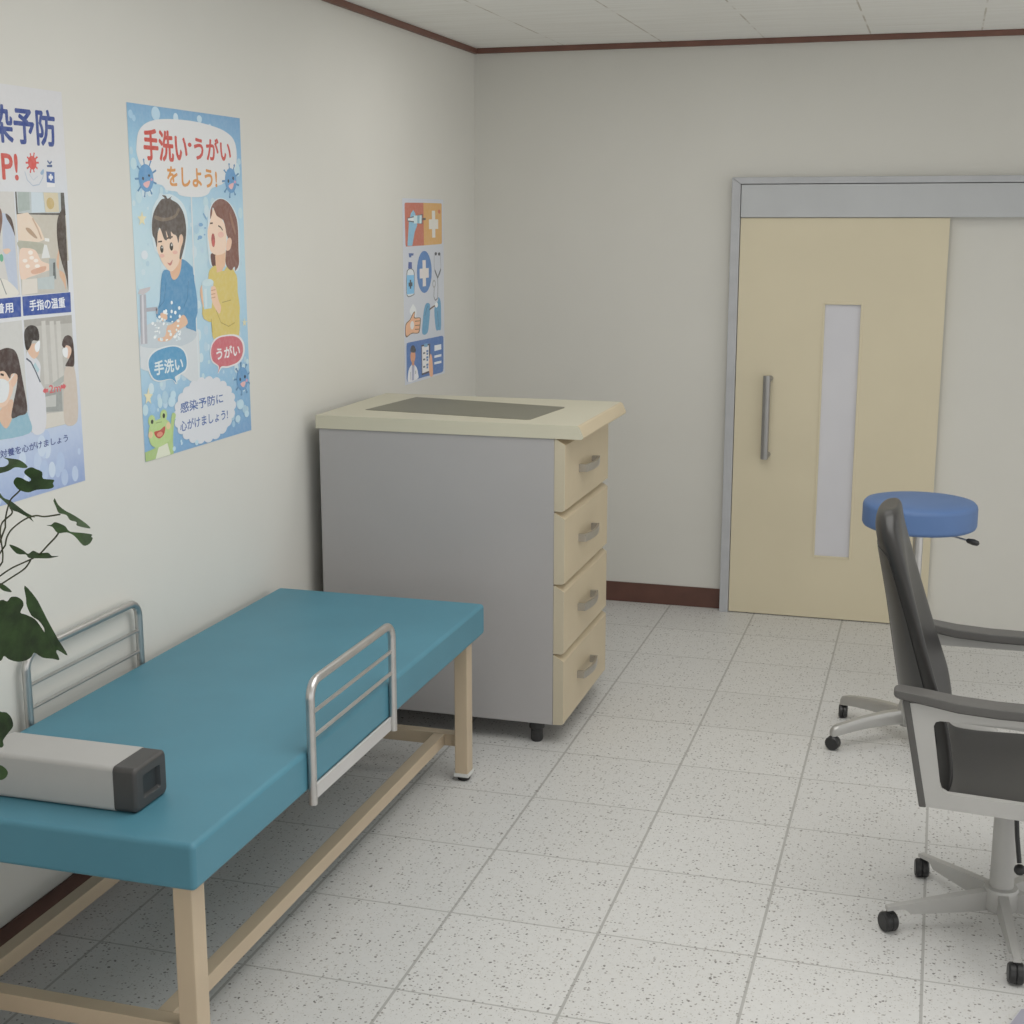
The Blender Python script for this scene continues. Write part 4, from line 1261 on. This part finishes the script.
# side frames and arm pads
for s in (-1, 1):
    ya = oy+s*.355; t = .011
    K = lambda p: (.984*p[0]+.0275, .984*p[1]+.0323)
    out = [(1.724, .752), (1.782, .463), (2.31, .440), (2.33, .46), (2.33, .74), (2.31, .757)]
    hole = [(1.816, .530), (1.822, .514), (1.838, .505), (2.27, .487), (2.29, .500), (2.29, .700), (2.275, .712), (1.806, .709), (1.795, .705), (1.790, .692)]
    b = NB()
    # ring plate: outer loop joined to inner loop
    def ring(y): return [b.verts.new((p[0], y, p[1])) for p in OUT], [b.verts.new((p[0], y, p[1])) for p in HOLE]
    out = [K(p) for p in out]; hole = [K(p) for p in hole]
    # match by angle about the window centre
    cxm, czm = 2.035, .628
    def radial(p, n):
        r = []
        angs = sorted(set([round(2*PI*k/n, 5) for k in range(n)]+[round(math.atan2(q[1]-czm, q[0]-cxm) % (2*PI), 5) for q in out+hole]))
        for a in angs:
            dx_, dz_ = math.cos(a), math.sin(a); best = None
            for i in range(len(p)):
                (x1_, z1_), (x2_, z2_) = p[i], p[(i+1) % len(p)]
                ex, ez = x2_-x1_, z2_-z1_; den = dx_*ez-dz_*ex
                if abs(den) < 1e-12: continue
                tt = ((x1_-cxm)*ez-(z1_-czm)*ex)/den; uu = ((x1_-cxm)*dz_-(z1_-czm)*dx_)/den
                if tt > 0 and -1e-6 <= uu <= 1+1e-6 and (best is None or tt > best): best = tt
            r.append((cxm+dx_*best, czm+dz_*best))
        return r
    OUT, HOLE = radial(out, 32), radial(hole, 32)
    o1, h1 = ring(ya-t); o2, h2 = ring(ya+t); n = len(o1)
    for i in range(n):
        j = (i+1) % n
        b.faces.new((o1[i], o1[j], h1[j], h1[i])); b.faces.new((o2[i], h2[i], h2[j], o2[j]))
        b.faces.new((o1[i], o2[i], o2[j], o1[j])); b.faces.new((h1[i], h1[j], h2[j], h2[i]))
    fr = obj('side_frame', b, ALU, ch, 'flat aluminium side frame with a rounded window')
    # arm pad, slightly bowed and thickest in the middle
    b = NB(); rings = []
    for x, zt, zb, w in ((1.683, .784, .772, .014), (1.687, .788, .768, .024), (1.698, .790, .765, .030), (1.76, .783, .756, .034), (1.85, .770, .742, .037), (1.95, .764, .736, .037), (2.05, .763, .735, .037), (2.15, .768, .740, .036), (2.24, .777, .750, .032), (2.275, .781, .762, .022), (2.28, .780, .768, .012)):
        x, zt = K((x, zt)); zb = K((0, zb))[1]; c = min(.005, w*.3, (zt-zb)*.3)
        rings.append([b.verts.new((x, ya+p, q)) for p, q in ((-w, zb+c), (-w, zt-c), (-w+c*.3, zt-c*.3), (-w+c, zt), (w-c, zt), (w-c*.3, zt-c*.3), (w, zt-c), (w, zb+c), (w-c, zb), (-w+c, zb))])
    for A, B in zip(rings, rings[1:]):
        for i in range(10): b.faces.new((A[i], A[(i+1) % 10], B[(i+1) % 10], B[i]))
    b.faces.new(rings[0]); b.faces.new(rings[-1])
    obj('armrest', b, ARMPAD, ch, 'dark grey arm pad', ang=30)
    # dark upright that carries the frame behind its rear edge
    b = NB(); prism(b, [K(p) for p in ((1.707, .758), (1.725, .758), (1.784, .461), (1.765, .461))], ya-.014, ya+.014, 1, .003); obj('upright', b, ARMPAD, ch)
b = NB(); box(b, ox-.10, ox+.10, oy-.10, oy+.10, .402, .428, .006); obj('seat_bracket', b, ALU, ch)

# ------------------------------------------------------------------ low slab whose corner shows by the chair
PLAT = [(2.046, -3.690), (2.056, -3.686), (2.45, -3.56), (2.62, -4.02), (2.20, -4.30), (1.992, -3.837), (2.013, -3.778)]
b = NB(); prism(b, PLAT, .0, .010, 2, .002)
slab = tag(obj('floor_platform', b, SLABRIM), 'low grey-violet platform on the floor, its corner just beyond the armchair casters', 'platform')
cxp, cyp = sum(p[0] for p in PLAT)/len(PLAT), sum(p[1] for p in PLAT)/len(PLAT)
b = NB(); prism(b, [(cxp+(x-cxp)*.975, cyp+(y-cyp)*.975) for x, y in PLAT], .0102, .012, 2); obj('top_mat', b, SLAB, slab, 'grey-violet top mat')

# ------------------------------------------------------------------ potted plant, only its leaves reach the picture
LEAVES = [((0.0,-0.45,0.89),[(70,-5060,1563),(88,-5057,1565),(93,-5048,1569),(83,-5035,1575),(70,-5030,1578),(92,-5031,1578),(108,-5033,1577),(128,-5042,1572),(125,-5050,1568),(112,-5055,1566),(106,-5065,1561),(92,-5075,1556),(82,-5077,1554)] ),
((0.1,-0.8,0.6),[(103,-5048,1537),(105,-5042,1545),(116,-5041,1544),(127,-5043,1540),(134,-5043,1539),(134,-5039,1543),(118,-5035,1552),(116,-5030,1559),(125,-5025,1564),(136,-5026,1561),(150,-5027,1556),(157,-5035,1545),(175,-5032,1546),(176,-5037,1540),(179,-5040,1535),(172,-5045,1530),(152,-5050,1526),(138,-5056,1521),(120,-5056,1524),(109,-5052,1530)] ),
((0.39,-0.49,0.78),[(157,-5011,1500),(160,-5013,1498),(159,-5007,1502),(171,-5015,1491),(187,-5018,1481),(205,-5017,1473),(238,-5016,1457),(234,-5022,1455),(219,-5030,1458),(215,-5025,1463),(204,-5029,1466),(194,-5025,1474),(181,-5029,1478),(171,-5022,1487)] ),
((0.2,-0.5,0.84),[(184,-5074,1464),(191,-5069,1465),(193,-5061,1469),(204,-5061,1467),(218,-5064,1462),(232,-5071,1454),(253,-5065,1453),(269,-5059,1453),(270,-5063,1450),(274,-5065,1448),(274,-5076,1441),(266,-5085,1438),(244,-5076,1448),(228,-5075,1453),(213,-5082,1453),(196,-5073,1462)] ),
((0.1,-0.4,0.91),[(102,-5074,1417),(118,-5074,1415),(134,-5078,1412),(147,-5082,1408),(151,-5072,1412),(166,-5075,1409),(183,-5072,1409),(197,-5080,1404),(211,-5078,1403),(197,-5087,1401),(174,-5088,1402),(155,-5092,1403),(144,-5085,1407),(128,-5089,1407)] ),
((0.5,-0.5,0.7),[(45,-5028,1513),(54,-5029,1506),(63,-5030,1499),(74,-5025,1494),(91,-5024,1483),(106,-5024,1472),(123,-5023,1461),(117,-5027,1462),(125,-5032,1453),(111,-5030,1464),(94,-5033,1475),(85,-5036,1479),(72,-5034,1489),(58,-5035,1499),(51,-5037,1502)] ),
((-0.15,-0.85,0.5),[(42,-5078,1284),(65,-5066,1312),(82,-5069,1312),(87,-5065,1320),(103,-5067,1322),(119,-5072,1317),(126,-5078,1309),(124,-5085,1297),(139,-5089,1295),(163,-5096,1290),(184,-5107,1278),(203,-5118,1265),(221,-5129,1251),(241,-5143,1234),(223,-5140,1233),(201,-5137,1232),(181,-5130,1237),(177,-5133,1231),(171,-5136,1225),(159,-5136,1220),(147,-5136,1218),(127,-5131,1219),(114,-5127,1223),(111,-5131,1215),(93,-5130,1211),(69,-5123,1216),(45,-5101,1247)] ),
((0.55,-0.7,0.45),[(132,-5080,1349),(153,-5078,1326),(165,-5080,1308),(183,-5084,1280),(202,-5087,1252),(222,-5089,1224),(205,-5096,1235),(204,-5099,1230),(193,-5098,1246),(181,-5097,1262),(177,-5093,1273),(166,-5093,1287),(154,-5096,1296),(143,-5093,1314),(139,-5088,1327)] ),
((0.2,-0.84,0.5),[(48,-5080,1115),(62,-5087,1097),(76,-5085,1095),(89,-5088,1086),(96,-5094,1073),(91,-5100,1063),(87,-5106,1056),(83,-5111,1048),(86,-5115,1041),(80,-5118,1037),(64,-5116,1048),(47,-5102,1078)] ),
((0.11,-0.53,0.84),[(40,-5042,1341),(52,-5045,1338),(63,-5047,1335),(81,-5052,1330),(70,-5058,1328),(59,-5056,1331),(47,-5053,1333)] ),
((0.1,-0.86,0.5),[(64,-5115,998),(78,-5113,998),(91,-5116,990),(92,-5121,981),(85,-5126,975),(71,-5127,976),(60,-5122,986)])]
STEMS = [[(114,-5040,1528),(106,-5045,1518),(95,-5050,1507),(87,-5050,1493),(79,-5050,1469),(77,-5050,1451)],
[(83,-5040,1487),(94,-5050,1479),(72,-5050,1461),(65,-5050,1444),(65,-5050,1429),(67,-5050,1400),(65,-5050,1383)],
[(178,-5020,1476),(151,-5030,1472),(138,-5040,1475),(121,-5050,1469),(92,-5050,1449),(79,-5050,1432),(74,-5050,1416)],
[(208,-5070,1458),(202,-5070,1447),(181,-5070,1427),(168,-5080,1411),(146,-5080,1399),(111,-5080,1383),(86,-5080,1368),(60,-5080,1348),(27,-5080,1310)],
[(149,-5080,1399),(135,-5080,1382),(107,-5080,1364),(78,-5080,1346),(49,-5080,1326),(13,-5080,1291)],
[(77,-5050,1451),(66,-5050,1429),(41,-5050,1379),(3,-5050,1295)],
[(74,-5050,1416),(50,-5050,1385),(25,-5050,1338),(-5,-5050,1278)],
[(65,-5050,1383),(42,-5050,1352),(5,-5050,1287)],
[(114,-5100,1252),(48,-5080,1223),(-9,-5070,1179)],
[(70,-5100,1075),(23,-5080,1058),(-28,-5070,1031)],
[(74,-5110,983),(16,-5080,970),(-34,-5070,955)],
[(55,-5050,1333),(29,-5050,1316),(-8,-5050,1250)],
[(74,-5050,1556),(58,-5050,1539),(44,-5050,1485),(13,-5050,1377)]]

pl = thing('potted_plant', 'potted plant with dark green lobed leaves on thin stems, before the bed', 'plant', (-.33, -5.12, 0))
px, py = -.33, -5.12
b = NB(); lathe(b, [(0, 0), (.10, 0), (.145, .24), (.16, .24), (.16, .28), (.14, .28), (.132, .23), (0, .23)], px, py, 36); obj('pot', b, TERRA, pl, 'terracotta pot')
b = NB(); lathe(b, [(0, .236), (.07, .244), (.134, .232), (.134, .229), (0, .229)], px, py, 28); obj('soil', b, SOIL, pl)
b = NB()
tube(b, [(px, py, .23), (px+.02, py+.01, .5), (px+.06, py+.02, .8), (px+.13, py+.03, 1.05), (px+.2, py+.04, 1.2), (px+.24, py+.05, 1.33)], [.011, .010, .009, .007, .005, .003], 8)
def leaf_outline(p, n=3):
    out = []; N = len(p)
    for i in range(N):
        a, b_, c, d = p[i-1], p[i], p[(i+1) % N], p[(i+2) % N]
        for j in range(n):
            t = j/n; out.append(.5*((2*b_)+(-a+c)*t+(2*a-5*b_+4*c-d)*t*t+(-a+3*b_-3*c+d)*t*t*t))
    return out
TR = [Vector((px+.20, py+.04, 1.2)), Vector((px+.13, py+.03, 1.05)), Vector((px+.24, py+.05, 1.33))]
for s_ in STEMS:
    q = [Vector(p)/1000 for p in s_]
    e = q[-1]; tr = min(TR, key=lambda w: (w-e).length)
    if len(s_) > 2 and (tr-e).length < .28 and e.x < .02: q += [(e+tr)/2+Vector((0, 0, .01)), tr]
    # smooth a little
    f = []
    for i in range(len(q)-1):
        a_, b_, c_, d_ = q[max(0, i-1)], q[i], q[i+1], q[min(len(q)-1, i+2)]
        for j in range(4):
            t = j/4; f.append(.5*(2*b_+(c_-a_)*t+(2*a_-5*b_+4*c_-d_)*t*t+(3*b_-a_-3*c_+d_)*t*t*t))
    f.append(q[-1]); tube(b, f, .0016, 6)
obj('stem', b, STEMM, pl)
b = NB()
for nrm, pts in LEAVES:
    nv = Vector(nrm); q = [Vector(p)/1000 for p in pts]; c = sum(q, Vector())/len(q)
    q = leaf_outline(q)
    R = max((p-c).length for p in q)
    def bend(p): return p+nv*(.010*((p-c).length/R)**2*math.sin(7*(p.x+p.z)*3)+.004)
    va = [b.verts.new(bend(p)) for p in q]
    f = b.faces.new(va)
    r = bmesh.ops.triangulate(b, faces=[f])
    r = bmesh.ops.subdivide_edges(b, edges=list({e for f in r['faces'] for e in f.edges if not e.is_boundary}), cuts=1)
obj('foliage', b, LEAF, pl, 'dark green lobed leaves', recalc=False, ang=80)

# ------------------------------------------------------------------ light
w = bpy.data.worlds.new('world'); bpy.context.scene.world = w; w.use_nodes = True
w.node_tree.nodes['Background'].inputs[0].default_value = (1, .995, .97, 1)
w.node_tree.nodes['Background'].inputs[1].default_value = 1.1
def area(name, loc, size, power, rot=(0, 0, 0), col=(1, .985, .95)):
    l = bpy.data.lights.new(name, 'AREA'); l.energy = power; l.shape = 'RECTANGLE'; l.size, l.size_y = size; l.color = col
    o = bpy.data.objects.new(name, l); C.objects.link(o); o.location = loc; o.rotation_euler = rot
    return o
area('unseen_overhead_light', (1.5, -3.9, H-.02), (2.2, 2.2), 48)
area('unseen_overhead_light', (.7, -1.5, H-.02), (1.6, .8), 9)  # added fill with no known lamp behind it, lifts the far floor

# ------------------------------------------------------------------ camera (50 mm)
cam = bpy.data.cameras.new('camera'); cam.lens = 50; cam.sensor_width = 36
co = bpy.data.objects.new('camera', cam); C.objects.link(co)
co.location = (1.74424, -7.28819, 2.02053); co.rotation_euler = (PI/2-.203164, 0, .290695)
bpy.context.scene.camera = co
vs = bpy.context.scene.view_settings
vs.view_transform = 'Standard'; vs.look = 'None'; vs.exposure = 0; vs.gamma = 1
